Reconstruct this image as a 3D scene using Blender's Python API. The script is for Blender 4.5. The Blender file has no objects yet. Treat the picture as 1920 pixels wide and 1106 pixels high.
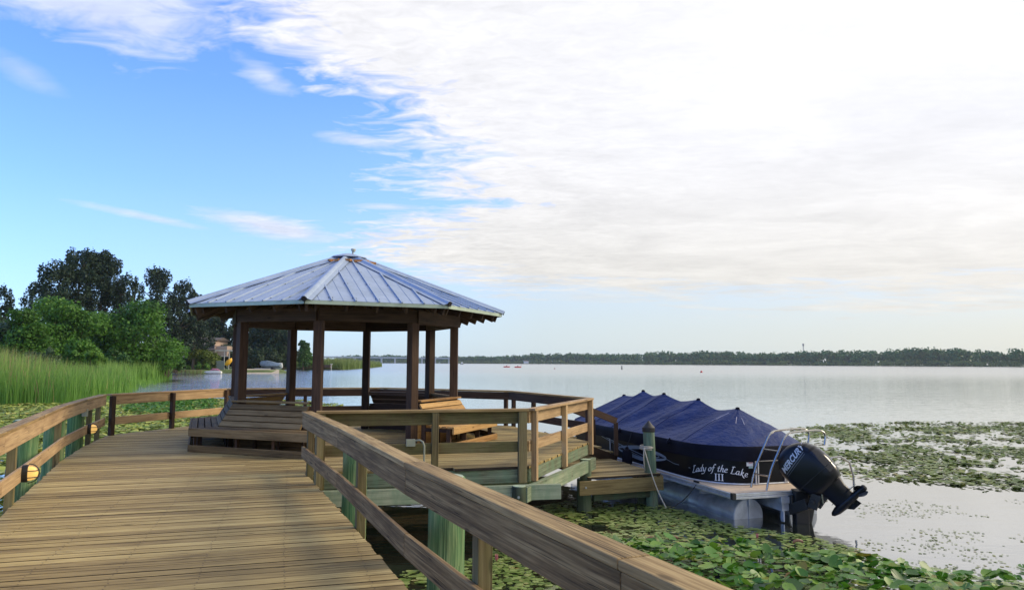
import bpy, math, random
import numpy as np
from mathutils import Vector, Matrix
random.seed(7); RNG = np.random.default_rng(7)
PI = math.pi
S = bpy.context.scene
COL = S.collection
# ------------------------------------------------------------------ camera
F, HY, ROLL, EYE, WZ = 1350.0, 679.3, 0.004, 1.6, -1.2
PITCH = math.atan((HY-553)/F)
cam = bpy.data.cameras.new('camera'); co = bpy.data.objects.new('camera', cam); COL.objects.link(co)
cam.sensor_width = 36; cam.lens = F/1920*36; cam.clip_start = 0.05; cam.clip_end = 20000
co.matrix_world = Matrix.Translation((0,0,EYE)) @ Matrix.Rotation(PI/2+PITCH,4,'X') @ Matrix.Rotation(ROLL,4,'Z')
S.camera = co
# ------------------------------------------------------------------ sun, sky, exposure
SUN_AZ, SUN_EL = math.radians(80), math.radians(30)      # azimuth clockwise from +Y
sl = bpy.data.lights.new('sun', 'SUN'); sl.energy = 2.1; sl.angle = math.radians(20); sl.color = (1,0.84,0.62)
so = bpy.data.objects.new('sun', sl); COL.objects.link(so)
sdir = Vector((math.sin(SUN_AZ)*math.cos(SUN_EL), math.cos(SUN_AZ)*math.cos(SUN_EL), math.sin(SUN_EL)))
so.rotation_euler = sdir.to_track_quat('Z','Y').to_euler()
S.view_settings.view_transform = 'Standard'; S.view_settings.look = 'None'
S.view_settings.exposure = 0.36; S.view_settings.gamma = 1.0
S.cycles.volume_bounces = 1; S.cycles.max_bounces = 8; S.cycles.transparent_max_bounces = 8

class NT:
    """tiny node helper"""
    def __init__(s, nt): s.nt = nt; s.n = nt.nodes; s.l = nt.links
    def add(s, typ, **kw):
        nd = s.n.new(typ)
        for k, v in kw.items():
            if k.startswith('_'): setattr(nd, k[1:], v)
            else:
                key = int(k[1:]) if k[0]=='i' and k[1:].isdigit() else k.replace('_',' ')
                s.set(nd.inputs[key], v)
        return nd
    def set(s, inp, v):
        if isinstance(v, bpy.types.NodeSocket): s.l.new(v, inp)
        elif isinstance(v, bpy.types.Node): s.l.new(v.outputs[0], inp)
        else: inp.default_value = v
    def math(s, op, a, b=0.0, c=0.0, clamp=False):
        nd = s.n.new('ShaderNodeMath'); nd.operation = op; nd.use_clamp = clamp
        for i, v in enumerate((a,b,c)): s.set(nd.inputs[i], v)
        return nd.outputs[0]
    def vmath(s, op, a, b=(0,0,0)):
        nd = s.n.new('ShaderNodeVectorMath'); nd.operation = op
        s.set(nd.inputs[0], a); s.set(nd.inputs[1], b); return nd.outputs[0]
    def ramp(s, fac, stops, interp='LINEAR'):
        nd = s.n.new('ShaderNodeValToRGB'); cr = nd.color_ramp; cr.interpolation = interp
        while len(cr.elements) < len(stops): cr.elements.new(0.5)
        for e, (p, c) in zip(cr.elements, stops):
            e.position = p; e.color = (c,c,c,1) if isinstance(c,(int,float)) else tuple(c)+(1,)
        s.set(nd.inputs[0], fac); return nd.outputs[0]
    def mix(s, f, a, b, blend='MIX'):
        nd = s.n.new('ShaderNodeMix'); nd.data_type='RGBA'; nd.blend_type = blend; nd.clamp_factor = True
        s.set(nd.inputs[0], f)
        for i, v in ((6,a),(7,b)):
            if isinstance(v, tuple) and len(v)==3: v = v+(1,)
            s.set(nd.inputs[i], v)
        return nd.outputs[2]
    def noise(s, vec, scale=5, detail=4, rough=0.5, dist=0.0, dims='3D'):
        nd = s.n.new('ShaderNodeTexNoise'); nd.noise_dimensions = dims
        s.set(nd.inputs['Vector'], vec); nd.inputs['Scale'].default_value = scale; nd.inputs['Detail'].default_value = detail
        nd.inputs['Roughness'].default_value = rough; nd.inputs['Distortion'].default_value = dist
        return nd.outputs[0]
    def sep(s, v):
        nd = s.n.new('ShaderNodeSeparateXYZ'); s.set(nd.inputs[0], v); return nd.outputs
    def comb(s, x=0., y=0., z=0.):
        nd = s.n.new('ShaderNodeCombineXYZ')
        for i, v in enumerate((x,y,z)): s.set(nd.inputs[i], v)
        return nd.outputs[0]

def build_world():
    w = bpy.data.worlds.new('World'); S.world = w; w.use_nodes = True
    w.node_tree.nodes.clear(); N = NT(w.node_tree)
    sky = N.add('ShaderNodeTexSky'); sky.sky_type = 'NISHITA'; sky.sun_disc = False
    sky.sun_elevation = SUN_EL; sky.sun_rotation = SUN_AZ
    sky.air_density = 1.0; sky.dust_density = 0.6; sky.ozone_density = 1.6
    tc = N.add('ShaderNodeTexCoord'); d = tc.outputs['Generated']
    x, y, z = N.sep(d)
    az = N.math('MULTIPLY', N.math('ARCTAN2', x, y), 180/PI)     # degrees, 0 ahead, + right
    el = N.math('MULTIPLY', N.math('ARCSINE', z), 180/PI)
    # cloud-layer plane coordinates
    zz = N.math('ADD', N.math('MAXIMUM', z, 0.0), 0.06)
    px = N.math('DIVIDE', x, zz); py = N.math('DIVIDE', y, zz)
    P = N.comb(px, py, 0.3)
    rot = N.n.new('ShaderNodeMapping'); N.set(rot.inputs[0], P); rot.inputs['Rotation'].default_value = (0,0,math.radians(35)); rot.inputs['Scale'].default_value = (1,1.6,1)
    big = N.noise(rot.outputs[0], 0.55, 6, 0.6, 0.4)
    fine = N.noise(rot.outputs[0], 5.0, 4, 0.6, 0.6)
    nb = N.math('SUBTRACT', big, 0.5); nf = N.math('SUBTRACT', fine, 0.5)
    # boundary azimuth of the big cloud sheet as a function of elevation
    eln = N.math('DIVIDE', el, 40.0, clamp=True)
    def B(v): return (v+40)/80.0
    bnd = N.ramp(eln, [(0.0,B(-20)),(0.175,B(-17)),(0.2,B(-16)),(0.255,B(-12)),(0.29,B(-9.6)),(0.31,B(-3)),(0.335,B(-9.5)),(0.40,B(-7)),(0.47,B(-10)),(0.52,B(-14)),(0.585,B(-19)),(0.66,B(-23)),(0.8,B(-34)),(1.0,B(-40))])
    bnd = N.math('SUBTRACT', N.math('MULTIPLY', bnd, 80.0), 40.0)
    f1 = N.math('ADD', N.math('MULTIPLY', N.math('SUBTRACT', az, bnd), 0.13), N.math('ADD', N.math('MULTIPLY', nb, 2.2), N.math('MULTIPLY', nf, 3.4)))
    f1 = N.math('ADD', f1, 0.35, clamp=True)
    # thin slot of open sky and the base of the sheet
    azn = N.math('DIVIDE', N.math('ADD', az, 40.0), 80.0, clamp=True)
    base = N.ramp(azn, [(0.0,.30),(0.2,.26),(0.33,.235),(0.40,.175),(0.47,.165),(0.55,.157),(0.62,.140),(0.7,.138),(0.8,.118),(0.93,.11),(1.0,.13)])
    f2 = N.math('ADD', N.math('MULTIPLY', N.math('SUBTRACT', eln, base), 24.0), N.math('ADD', N.math('MULTIPLY', nb, 5.0), N.math('MULTIPLY', nf, 2.0)))
    f2 = N.math('ADD', f2, 0.5, clamp=True)
    mask = N.math('MULTIPLY', f1, f2)
    def lobe(a0, e0, sa, se, tilt, k=2.2, amp=3.0, gain=1.0):
        da = N.math('SUBTRACT', az, a0); de = N.math('SUBTRACT', el, e0)
        c, s_ = math.cos(math.radians(tilt)), math.sin(math.radians(tilt))
        u = N.math('DIVIDE', N.math('ADD', N.math('MULTIPLY', da, c), N.math('MULTIPLY', de, s_)), sa)
        v = N.math('DIVIDE', N.math('SUBTRACT', N.math('MULTIPLY', de, c), N.math('MULTIPLY', da, s_)), se)
        r = N.math('SQRT', N.math('ADD', N.math('MULTIPLY', u, u), N.math('MULTIPLY', v, v)))
        q = N.math('ADD', N.math('MULTIPLY', N.math('SUBTRACT', 1.0, r), k), N.math('MULTIPLY', N.math('ADD', nb, N.math('MULTIPLY', nf, 0.8)), amp), clamp=True)
        return N.math('MULTIPLY', q, gain)
    for a in ((-31,25.0,9.0,4.0,-8,1.4,3.4,.62), (-27.5,10.2,4.6,.34,-7,1.2,1.2,.5), (-18.5,10.1,6.0,.95,-7,1.5,1.6,.75), (-12.5,17.0,4.2,.6,-4,1.2,2.2,.6),
              (-35,18.6,2.4,.9,-20,1.0,1.2,.3), (-19.5,21.0,2.8,1.2,-20,1.0,2.6,.55), (-10,12.1,4,.35,0,1.2,1.4,.55), (7,5.2,6.0,.55,-1,1.0,1.0,.5)):
        mask = N.math('MAXIMUM', mask, lobe(*a))
    # brightness inside the sheet
    soft = N.noise(rot.outputs[0], 1.1, 5, 0.55, 0.8)
    sh = N.math('ADD', N.math('MULTIPLY', N.math('SUBTRACT', soft, 0.5), 0.34), -0.01)
    rip = N.noise(rot.outputs[0], 13.0, 3, 0.6, 0.8)
    sh2 = N.math('MULTIPLY', N.math('ADD', nf, N.math('SUBTRACT', rip, 0.5)), N.math('SUBTRACT', 0.26, N.math('MULTIPLY', N.math('MULTIPLY', N.math('ADD', az, 12.0), 1/30.0, clamp=True), 0.18)))
    nr = N.math('SUBTRACT', rip, 0.5)
    up = N.ramp(eln, [(0.0,0.60),(0.14,0.66),(0.25,0.715),(0.4,0.77),(0.65,0.79),(1.0,0.82)])
    up = N.math('ADD', up, N.math('MULTIPLY', N.math('MULTIPLY', N.math('SUBTRACT', az, 4.0), 1/30.0, clamp=True), 0.05))
    br = N.math('ADD', N.math('ADD', up, sh), sh2)
    tint = N.mix(N.math('MULTIPLY', N.math('SUBTRACT', 0.42, eln), 3.0, clamp=True), (0.985,0.980,1.0), (0.99,0.955,0.885))
    cc = N.vmath('SCALE', tint); cc.node.inputs[3].default_value = 1.0; N.set(cc.node.inputs[3], br)
    # clear sky: nishita, whitened low down by haze
    skyc = N.vmath('MULTIPLY', sky.outputs[0], (SKYM[0],SKYM[1],SKYM[2]))
    hz = N.ramp(eln, [(0.0,0.97),(0.06,0.93),(0.14,0.84),(0.22,0.62),(0.32,0.30),(0.5,0.08),(0.8,0.0)])
    azr = N.math('MULTIPLY', N.math('ADD', az, 40.0), 1/42.0, clamp=True)
    hz = N.math('MULTIPLY', hz, N.math('ADD', N.math('MULTIPLY', azr, 0.75), 0.25))
    warm = N.mix(N.math('MULTIPLY', N.math('ADD', az, 10.0), 1/45., clamp=True), (0.50,0.60,0.645), (0.635,0.615,0.525))
    skyc = N.mix(hz, skyc, warm)
    out = N.mix(N.math('MULTIPLY', mask, 0.97), skyc, cc)
    bg = N.add('ShaderNodeBackground', Color=out, Strength=1.0)
    wo = N.add('ShaderNodeOutputWorld'); N.l.new(bg.outputs[0], wo.inputs[0])
    # sky texture strength: fold 0.1 into SKYM
SKYM = (0.112,0.163,0.285)
build_world()

# ------------------------------------------------------------------ materials
def newmat(name):
    m = bpy.data.materials.new(name); m.use_nodes = True; N = NT(m.node_tree)
    return m, N, N.n['Principled BSDF']
def attr_tone(N):
    a = N.add('ShaderNodeAttribute'); a.attribute_name = 'tone'; return a.outputs['Fac']
def wood(name, c_dark, c_mid, c_light, rough=0.8, green=None, gamt=0.0, crack=1.0, contrast=1.0, bump=0.35, tv=0.50):
    m, N, P = newmat(name)
    uv = N.add('ShaderNodeUVMap').outputs[0]
    u, v, _ = N.sep(uv); tone = attr_tone(N)
    off = N.math('MULTIPLY', tone, 37.0)
    g1 = N.noise(N.comb(N.math('MULTIPLY',u,0.9), N.math('MULTIPLY',v,26.0), off), 1.0, 6, 0.62, 0.5)
    g2 = N.noise(N.comb(N.math('MULTIPLY',u,2.2), N.math('MULTIPLY',v,90.0), off), 1.0, 3, 0.6, 0.3)
    bl = N.noise(N.comb(N.math('MULTIPLY',u,1.5), N.math('MULTIPLY',v,5.0), off), 1.0, 4, 0.6, 0.6)
    g = N.math('ADD', N.math('MULTIPLY', g1, 0.6), N.math('MULTIPLY', g2, 0.4))
    g = N.math('ADD', N.math('MULTIPLY', N.math('SUBTRACT', g, 0.5), 1.5*contrast), 0.5)
    g = N.math('ADD', g, N.math('MULTIPLY', N.math('SUBTRACT', bl, 0.5), 0.55))
    g = N.math('ADD', g, N.math('MULTIPLY', N.math('SUBTRACT', tone, 0.5), tv))
    col = N.ramp(g, [(0.12,c_dark),(0.5,c_mid),(0.9,c_light)])
    # long cracks
    ck = N.noise(N.comb(N.math('MULTIPLY',u,0.55), N.math('MULTIPLY',v,42.0), N.math('ADD',off,9.0)), 1.0, 2, 0.5, 0.9)
    ck = N.ramp(N.math('ABSOLUTE', N.math('SUBTRACT', ck, 0.5)), [(0.0,1.0),(0.012,0.75),(0.03,0.0)])
    gate = N.ramp(N.noise(N.comb(N.math('MULTIPLY',u,1.1), N.math('MULTIPLY',v,7.0), N.math('ADD',off,3.0)),1.0,2), [(0.48,0.0),(0.6,1.0)])
    ck = N.math('MULTIPLY', N.math('MULTIPLY', ck, gate), 0.75*crack)
    col = N.mix(ck, col, tuple(c*0.22 for c in c_dark))
    # knots
    vo = N.add('ShaderNodeTexVoronoi'); N.set(vo.inputs['Vector'], N.comb(N.math('MULTIPLY',u,2.2), N.math('MULTIPLY',v,6.5), off)); vo.inputs['Scale'].default_value = 1.0
    kn = N.ramp(vo.outputs['Distance'], [(0.0,1.0),(0.07,0.9),(0.13,0.0)])
    kg = N.math('GREATER_THAN', N.sep(vo.outputs['Color'])[0], 0.62)
    col = N.mix(N.math('MULTIPLY', N.math('MULTIPLY', kn, kg), 0.7), col, tuple(c*0.45 for c in c_dark))
    if green:
        tc = N.add('ShaderNodeTexCoord').outputs['Object']
        gm = N.noise(N.vmath('MULTIPLY', tc, (3.0,3.0,1.2)), 1.6, 5, 0.65, 0.4)
        gm = N.ramp(gm, [(0.38,0.0),(0.62,1.0)])
        col = N.mix(N.math('MULTIPLY', gm, gamt), col, green)
    N.set(P.inputs['Base Color'], col); P.inputs['Roughness'].default_value = rough
    P.inputs['Specular IOR Level'].default_value = 0.25
    b = N.add('ShaderNodeBump', Strength=bump, Distance=0.004, Height=N.math('SUBTRACT', g, N.math('MULTIPLY', ck, 1.5)))
    N.set(P.inputs['Normal'], b); return m
def flat(name, col, rough=0.6, metal=0.0, var=0.15, scale=3.0, bump=0.0, spec=0.5, emit=None, es=0):
    m, N, P = newmat(name)
    tc = N.add('ShaderNodeTexCoord').outputs['Object']
    n = N.noise(tc, scale, 5, 0.6, 0.3)
    f = N.ramp(n, [(0.3,1.0-var),(0.7,1.0+var)])
    c = N.mix(1.0, col, f, 'MULTIPLY'); N.set(P.inputs['Base Color'], c)
    P.inputs['Roughness'].default_value = rough; P.inputs['Metallic'].default_value = metal; P.inputs['Specular IOR Level'].default_value = spec
    if bump: N.set(P.inputs['Normal'], N.add('ShaderNodeBump', Strength=bump, Distance=0.02, Height=n))
    if emit: P.inputs['Emission Color'].default_value = emit+(1,); P.inputs['Emission Strength'].default_value = es
    return m
def leafmat(name, c1, c2, c3=None, trans=0.3, rough=0.55, nscale=0.25, spec=0.3):
    m, N, P = newmat(name)
    tone = attr_tone(N); tc = N.add('ShaderNodeTexCoord').outputs['Object']
    n = N.noise(tc, nscale, 3, 0.6)
    f = N.math('ADD', N.math('MULTIPLY', tone, 0.6), N.math('MULTIPLY', N.math('SUBTRACT', n, 0.3), 1.0))
    st = [(0.15,c1),(0.75,c2)] + ([(0.97,c3)] if c3 else [])
    col = N.ramp(f, st)
    N.set(P.inputs['Base Color'], col); P.inputs['Roughness'].default_value = rough; P.inputs['Specular IOR Level'].default_value = spec
    tr = N.add('ShaderNodeBsdfTranslucent', Color=col)
    mx = N.add('ShaderNodeMixShader'); mx.inputs[0].default_value = trans
    N.l.new(P.outputs[0], mx.inputs[1]); N.l.new(tr.outputs[0], mx.inputs[2])
    N.l.new(mx.outputs[0], N.n['Material Output'].inputs[0]); return m

M = {}
M['deck'] = wood('deck_boards', (0.130,0.088,0.034), (0.350,0.255,0.097), (0.590,0.460,0.190), rough=0.75, contrast=0.95, tv=0.36)
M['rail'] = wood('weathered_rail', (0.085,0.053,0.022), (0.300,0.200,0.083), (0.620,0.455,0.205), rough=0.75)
M['railside'] = wood('weathered_rail_face_shade',(0.065,0.040,0.016), (0.200,0.127,0.052), (0.400,0.275,0.120), rough=0.8, crack=1.35, contrast=1.45)  # darker copy of the rail wood, shade of the faces put into the colour
M['raillit'] = wood('rail_painted_sun', (0.18,0.11,0.055), (0.39,0.26,0.135), (0.60,0.43,0.23), rough=0.75)  # lighter copy of the rail wood, sunlight put into the colour
M['post'] = wood('post_wood', (0.050,0.036,0.016), (0.135,0.100,0.045), (0.260,0.205,0.100), green=(0.177,0.230,0.062), gamt=0.18)
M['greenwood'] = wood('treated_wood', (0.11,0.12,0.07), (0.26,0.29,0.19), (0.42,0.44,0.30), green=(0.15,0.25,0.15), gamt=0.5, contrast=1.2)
M['piling'] = wood('piling_wood', (0.040,0.055,0.025), (0.14,0.22,0.095), (0.36,0.42,0.20), green=(0.07,0.21,0.085), gamt=0.65, contrast=1.9)
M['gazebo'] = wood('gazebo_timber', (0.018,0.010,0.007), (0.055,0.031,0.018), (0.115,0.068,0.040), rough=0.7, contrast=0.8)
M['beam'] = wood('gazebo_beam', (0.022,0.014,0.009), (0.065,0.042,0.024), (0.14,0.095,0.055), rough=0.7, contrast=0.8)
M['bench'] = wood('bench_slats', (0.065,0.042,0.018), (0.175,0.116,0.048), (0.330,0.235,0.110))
M['dock'] = wood('dock_boards', (0.10,0.075,0.032), (0.225,0.175,0.080), (0.38,0.30,0.15))

def water_mat():
    m, N, P = newmat('lake_surface')
    P.inputs['Base Color'].default_value = (0.020,0.025,0.018,1); P.inputs['Roughness'].default_value = 0.03; P.inputs['IOR'].default_value = 2.0
    pos = N.add('ShaderNodeNewGeometry').outputs['Position']; x, y, z = N.sep(pos)
    n1 = N.noise(N.vmath('MULTIPLY', pos, (0.5,1.0,1)), 1.3, 4, 0.55)
    n2 = N.noise(N.vmath('MULTIPLY', pos, (0.25,0.8,1)), 3.5, 3, 0.6)
    # wind-ruffled inlet on the left, calmer elsewhere
    def sm(v, a, b): return N.math('MULTIPLY', N.math('SUBTRACT', v, a), 1.0/(b-a), clamp=True)
    ruf = N.math('MULTIPLY', sm(y, 34, 60), sm(N.math('DIVIDE', x, N.math('MAXIMUM', y, 1.0)), -0.24, -0.31))
    patch = N.noise(N.vmath('MULTIPLY', pos, (0.006,0.02,1)), 1.0, 3)
    farr = N.math('MULTIPLY', sm(y, 20, 60), N.math('MULTIPLY', patch, 0.35))
    st = N.math('ADD', N.math('ADD', 0.035, N.math('MULTIPLY', ruf, 0.95)), N.math('MULTIPLY', farr, 0.35))
    n3 = N.noise(N.vmath('MULTIPLY', pos, (0.30,0.75,1)), 0.55, 3, 0.6, 0.5)
    h = N.math('ADD', N.math('ADD', n1, N.math('MULTIPLY', n2, 0.4)), N.math('MULTIPLY', N.math('MULTIPLY', n3, ruf), 2.5))
    b = N.add('ShaderNodeBump', Distance=0.25, Height=h); N.set(b.inputs['Strength'], st)
    N.set(P.inputs['Roughness'], N.math('ADD', 0.03, N.math('MULTIPLY', N.math('MULTIPLY', sm(y, 60, 220), N.math('SUBTRACT', 1.0, ruf)), 0.17)))
    N.set(P.inputs['Normal'], b)
    gl = N.add('ShaderNodeBsdfGlossy', Color=(0.97,0.96,0.93,1)); N.set(gl.inputs['Roughness'], P.inputs['Roughness'].links[0].from_socket); N.set(gl.inputs['Normal'], b)
    mx = N.add('ShaderNodeMixShader'); mx.inputs[0].default_value = 0.42   # extra gloss added to brighten the sky reflection
    N.l.new(P.outputs[0], mx.inputs[1]); N.l.new(gl.outputs[0], mx.inputs[2]); N.l.new(mx.outputs[0], N.n['Material Output'].inputs[0]); return m
M['water'] = water_mat()

# ------------------------------------------------------------------ mesh helpers
class MB:
    def __init__(s): s.v=[]; s.f=[]; s.uv=[]; s.t=[]; s.m=[]; s.cur=0
    def poly(s, pts, uvs=None, tone=None, mat=None):
        b = len(s.v); s.v += [tuple(p) for p in pts]; s.f.append(list(range(b, b+len(pts))))
        s.uv += list(uvs) if uvs else [(p[0]*1.0, p[1]*1.0) for p in pts]
        s.t.append(0.5 if tone is None else tone); s.m.append(s.cur if mat is None else mat)
    def hexa(s, A, B, tone=None, uo=None):
        """A, B: end quads (4 pts each, same order, counter-clockwise seen from outside at A)"""
        tone = random.random() if tone is None else tone
        uo = random.uniform(0,60) if uo is None else uo
        A = [Vector(p) for p in A]; B = [Vector(p) for p in B]
        L = ((A[0]+A[1]+A[2]+A[3])-(B[0]+B[1]+B[2]+B[3])).length/4
        per = [0]
        for i in range(4): per.append(per[-1]+(A[(i+1)%4]-A[i]).length)
        b = len(s.v); s.v += [tuple(p) for p in A+B]
        for i in range(4):
            j=(i+1)%4
            s.f.append([b+i, b+4+i, b+4+j, b+j]); s.uv += [(uo,per[i]),(uo+L,per[i]),(uo+L,per[i+1]),(uo,per[i+1])]
            s.t.append(tone); s.m.append(s.cur)
        w = per[1]; h = per[2]-per[1]
        s.f.append([b,b+1,b+2,b+3]); s.uv += [(uo,0),(uo+w*.3,w),(uo+.2*h,w+h),(uo,h)]; s.t.append(tone*.6); s.m.append(s.cur)
        s.f.append([b+7,b+6,b+5,b+4]); s.uv += [(uo,0),(uo+w*.3,w),(uo+.2*h,w+h),(uo,h)]; s.t.append(tone*.6); s.m.append(s.cur)
    def beam(s, a, b, w, h, up=(0,0,1), tone=None):
        """box from a to b; w across, h along 'up', centred"""
        a=Vector(a); b=Vector(b); d=(b-a).normalized(); up=Vector(up)
        side = d.cross(up)
        if side.length<1e-4: side = d.cross(Vector((0,1,0)))
        side.normalize(); up = side.cross(d).normalized()
        q = lambda c: [c-side*w/2-up*h/2, c-side*w/2+up*h/2, c+side*w/2+up*h/2, c+side*w/2-up*h/2]
        A=q(a); B=q(b)
        s.hexa(A, B, tone)
    def box(s, c, d, tone=None, rz=0):
        cx,cy,cz=c; dx,dy,dz=d; ca,sa=math.cos(rz),math.sin(rz)
        if dx>=dy and dx>=dz: s.beam((cx-ca*dx/2,cy-sa*dx/2,cz),(cx+ca*dx/2,cy+sa*dx/2,cz),dy,dz,(0,0,1),tone)
        elif dy>=dz: s.beam((cx+sa*dy/2,cy-ca*dy/2,cz),(cx-sa*dy/2,cy+ca*dy/2,cz),dx,dz,(0,0,1),tone)
        else: s.beam((cx,cy,cz-dz/2),(cx,cy,cz+dz/2),dx,dy,(-sa,ca,0),tone)
    def tube(s, pts, r, n=8, closed=False, caps=True, tone=None):
        pts=[Vector(p) for p in pts]; k=len(pts); rr = r if isinstance(r,(list,tuple)) else [r]*k
        tone = random.random() if tone is None else tone
        b=len(s.v); prev=None; acc=0; us=[]
        for i,p in enumerate(pts):
            if closed: d=pts[(i+1)%k]-pts[i-1]
            else: d = pts[min(i+1,k-1)]-pts[max(i-1,0)]
            d.normalize()
            if prev is None:
                ref = Vector((0,0,1)) if abs(d.z)<0.9 else Vector((1,0,0)); nrm = d.cross(ref).normalized()
            else: nrm = (prev - d*prev.dot(d)); nrm = nrm.normalized() if nrm.length>1e-6 else d.orthogonal().normalized()
            prev=nrm; bi=d.cross(nrm)
            if i: acc += (pts[i]-pts[i-1]).length
            us.append(acc)
            for j in range(n):
                a=2*PI*j/n; s.v.append(tuple(p+nrm*math.cos(a)*rr[i]+bi*math.sin(a)*rr[i]))
        for i in range(k if closed else k-1):
            i2=(i+1)%k
            for j in range(n):
                j2=(j+1)%n; s.f.append([b+i*n+j, b+i*n+j2, b+i2*n+j2, b+i2*n+j])
                c=2*PI*rr[i]/n
                s.uv += [(us[i],j*c),(us[i],(j+1)*c),(us[i2],(j+1)*c),(us[i2],j*c)]; s.t.append(tone); s.m.append(s.cur)
        if caps and not closed:
            for i0,rev in ((0,True),(k-1,False)):
                ids=[b+i0*n+j for j in range(n)]
                if rev: ids=ids[::-1]
                s.f.append(ids); s.uv += [(0.3*rr[i0]*math.cos(2*PI*j/n),0.3*rr[i0]*math.sin(2*PI*j/n)) for j in range(n)]; s.t.append(tone); s.m.append(s.cur)
    def lathe(s, base, prof, n=24, tone=None):
        """prof: list of (r,z) from bottom to top around vertical axis at base"""
        bx,by,bz=base
        s.tube([(bx,by,bz+z) for r,z in prof],[max(r,1e-4) for r,z in prof],n,tone=tone)
    def prism(s, poly, z0, z1, tone=None, mat=None):
        n=len(poly); t=[(p[0],p[1],z1) for p in poly]; bt=[(p[0],p[1],z0) for p in poly][::-1]
        s.poly(t,tone=tone,mat=mat); s.poly(bt,tone=tone,mat=mat)
        for i in range(n):
            a,b=poly[i],poly[(i+1)%n]; L=math.hypot(b[0]-a[0],b[1]-a[1])
            s.poly([(a[0],a[1],z0),(b[0],b[1],z0),(b[0],b[1],z1),(a[0],a[1],z1)],[(0,0),(L,0),(L,z1-z0),(0,z1-z0)],tone,mat)
    def grid(s, P, tone=None, closed=False):
        """P: list of rows of points"""
        b=len(s.v); R=len(P); C_=len(P[0])
        for r in P: s.v += [tuple(p) for p in r]
        for i in range(R-1):
            for j in range(C_ if closed else C_-1):
                j2=(j+1)%C_; s.f.append([b+i*C_+j,b+i*C_+j2,b+(i+1)*C_+j2,b+(i+1)*C_+j])
                s.uv += [(j*.1,i*.1),((j+1)*.1,i*.1),((j+1)*.1,(i+1)*.1),(j*.1,(i+1)*.1)]; s.t.append(0.5 if tone is None else tone); s.m.append(s.cur)
    def build(s, name, mat, parent=None, smooth=False, bevel=0.0, tf=None):
        me = bpy.data.meshes.new(name)
        vs = s.v if tf is None else [tuple(tf @ Vector(p)) for p in s.v]
        me.from_pydata(vs, [], s.f)
        ul = me.uv_layers.new(name='UVMap'); ul.data.foreach_set('uv', np.array(s.uv, dtype=np.float32).ravel())
        a = me.attributes.new('tone','FLOAT','FACE'); a.data.foreach_set('value', np.array(s.t, dtype=np.float32))
        for m_ in (mat if isinstance(mat,(list,tuple)) else [mat]): me.materials.append(m_)
        if any(s.m): me.polygons.foreach_set('material_index', s.m)
        if smooth: me.polygons.foreach_set('use_smooth',[True]*len(me.polygons))
        me.update()
        o = bpy.data.objects.new(name, me); COL.objects.link(o)
        if parent: o.parent = parent; o.matrix_parent_inverse = parent.matrix_world.inverted() if False else Matrix.Translation(-Vector(parent.location))
        if smooth == 'auto':
            me.set_sharp_from_angle(angle=math.radians(35))
        if bevel:
            bm_ = o.modifiers.new('bevel','BEVEL'); bm_.width=bevel; bm_.segments=2; bm_.limit_method='ANGLE'
        return o
def npmesh(name, verts, faces, tone, mat, parent=None, smooth=False):
    """verts (n,3), faces (m,k) ints"""
    me = bpy.data.meshes.new(name); k = faces.shape[1]
    me.vertices.add(len(verts)); me.vertices.foreach_set('co', verts.astype(np.float32).ravel())
    me.loops.add(faces.size); me.loops.foreach_set('vertex_index', faces.astype(np.int32).ravel())
    me.polygons.add(len(faces)); me.polygons.foreach_set('loop_start', np.arange(0,faces.size,k,dtype=np.int32))
    me.update(calc_edges=True)
    a = me.attributes.new('tone','FLOAT','FACE'); a.data.foreach_set('value', tone.astype(np.float32))
    me.materials.append(mat)
    if smooth: me.polygons.foreach_set('use_smooth',[True]*len(me.polygons))
    o = bpy.data.objects.new(name, me); COL.objects.link(o)
    if parent: o.parent = parent; o.matrix_parent_inverse = Matrix.Translation(-Vector(parent.location))
    return o
def tag(o, label=None, cat=None, group=None, kind=None):
    if label: o['label']=label
    if cat: o['category']=cat
    if group: o['group']=group
    if kind: o['kind']=kind
    return o
def thing(name, label, cat, loc=(0,0,0), group=None):
    o = bpy.data.objects.new(name, None); COL.objects.link(o); o.location = loc; o.empty_display_size=0.2
    return tag(o,label,cat,group)
def at(px, py, z):
    """pixel of the 1920-wide photo to a point on the level z (used to survey positions)"""
    u,w=px-960,py-553; c,s=math.cos(-ROLL),math.sin(-ROLL); u,w=c*u-s*w,s*u+c*w
    v=-w/F; Y=math.cos(PITCH)-v*math.sin(PITCH); Z=math.sin(PITCH)+v*math.cos(PITCH); t=(z-EYE)/Z
    return Vector((u/F*t, Y*t, z))
def atd(px, py, d):
    """pixel at depth d (metres ahead)"""
    u,w=px-960,py-553; c,s=math.cos(-ROLL),math.sin(-ROLL); u,w=c*u-s*w,s*u+c*w
    v=-w/F; Y=math.cos(PITCH)-v*math.sin(PITCH); Z=math.sin(PITCH)+v*math.cos(PITCH); t=d/Y
    return Vector((u/F*t, d, EYE+Z*t))
def copy_tree(o, parent=None):
    c = o.copy(); COL.objects.link(c)
    if parent: c.parent = parent
    for ch in o.children: copy_tree(ch, c)
    return c

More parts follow.
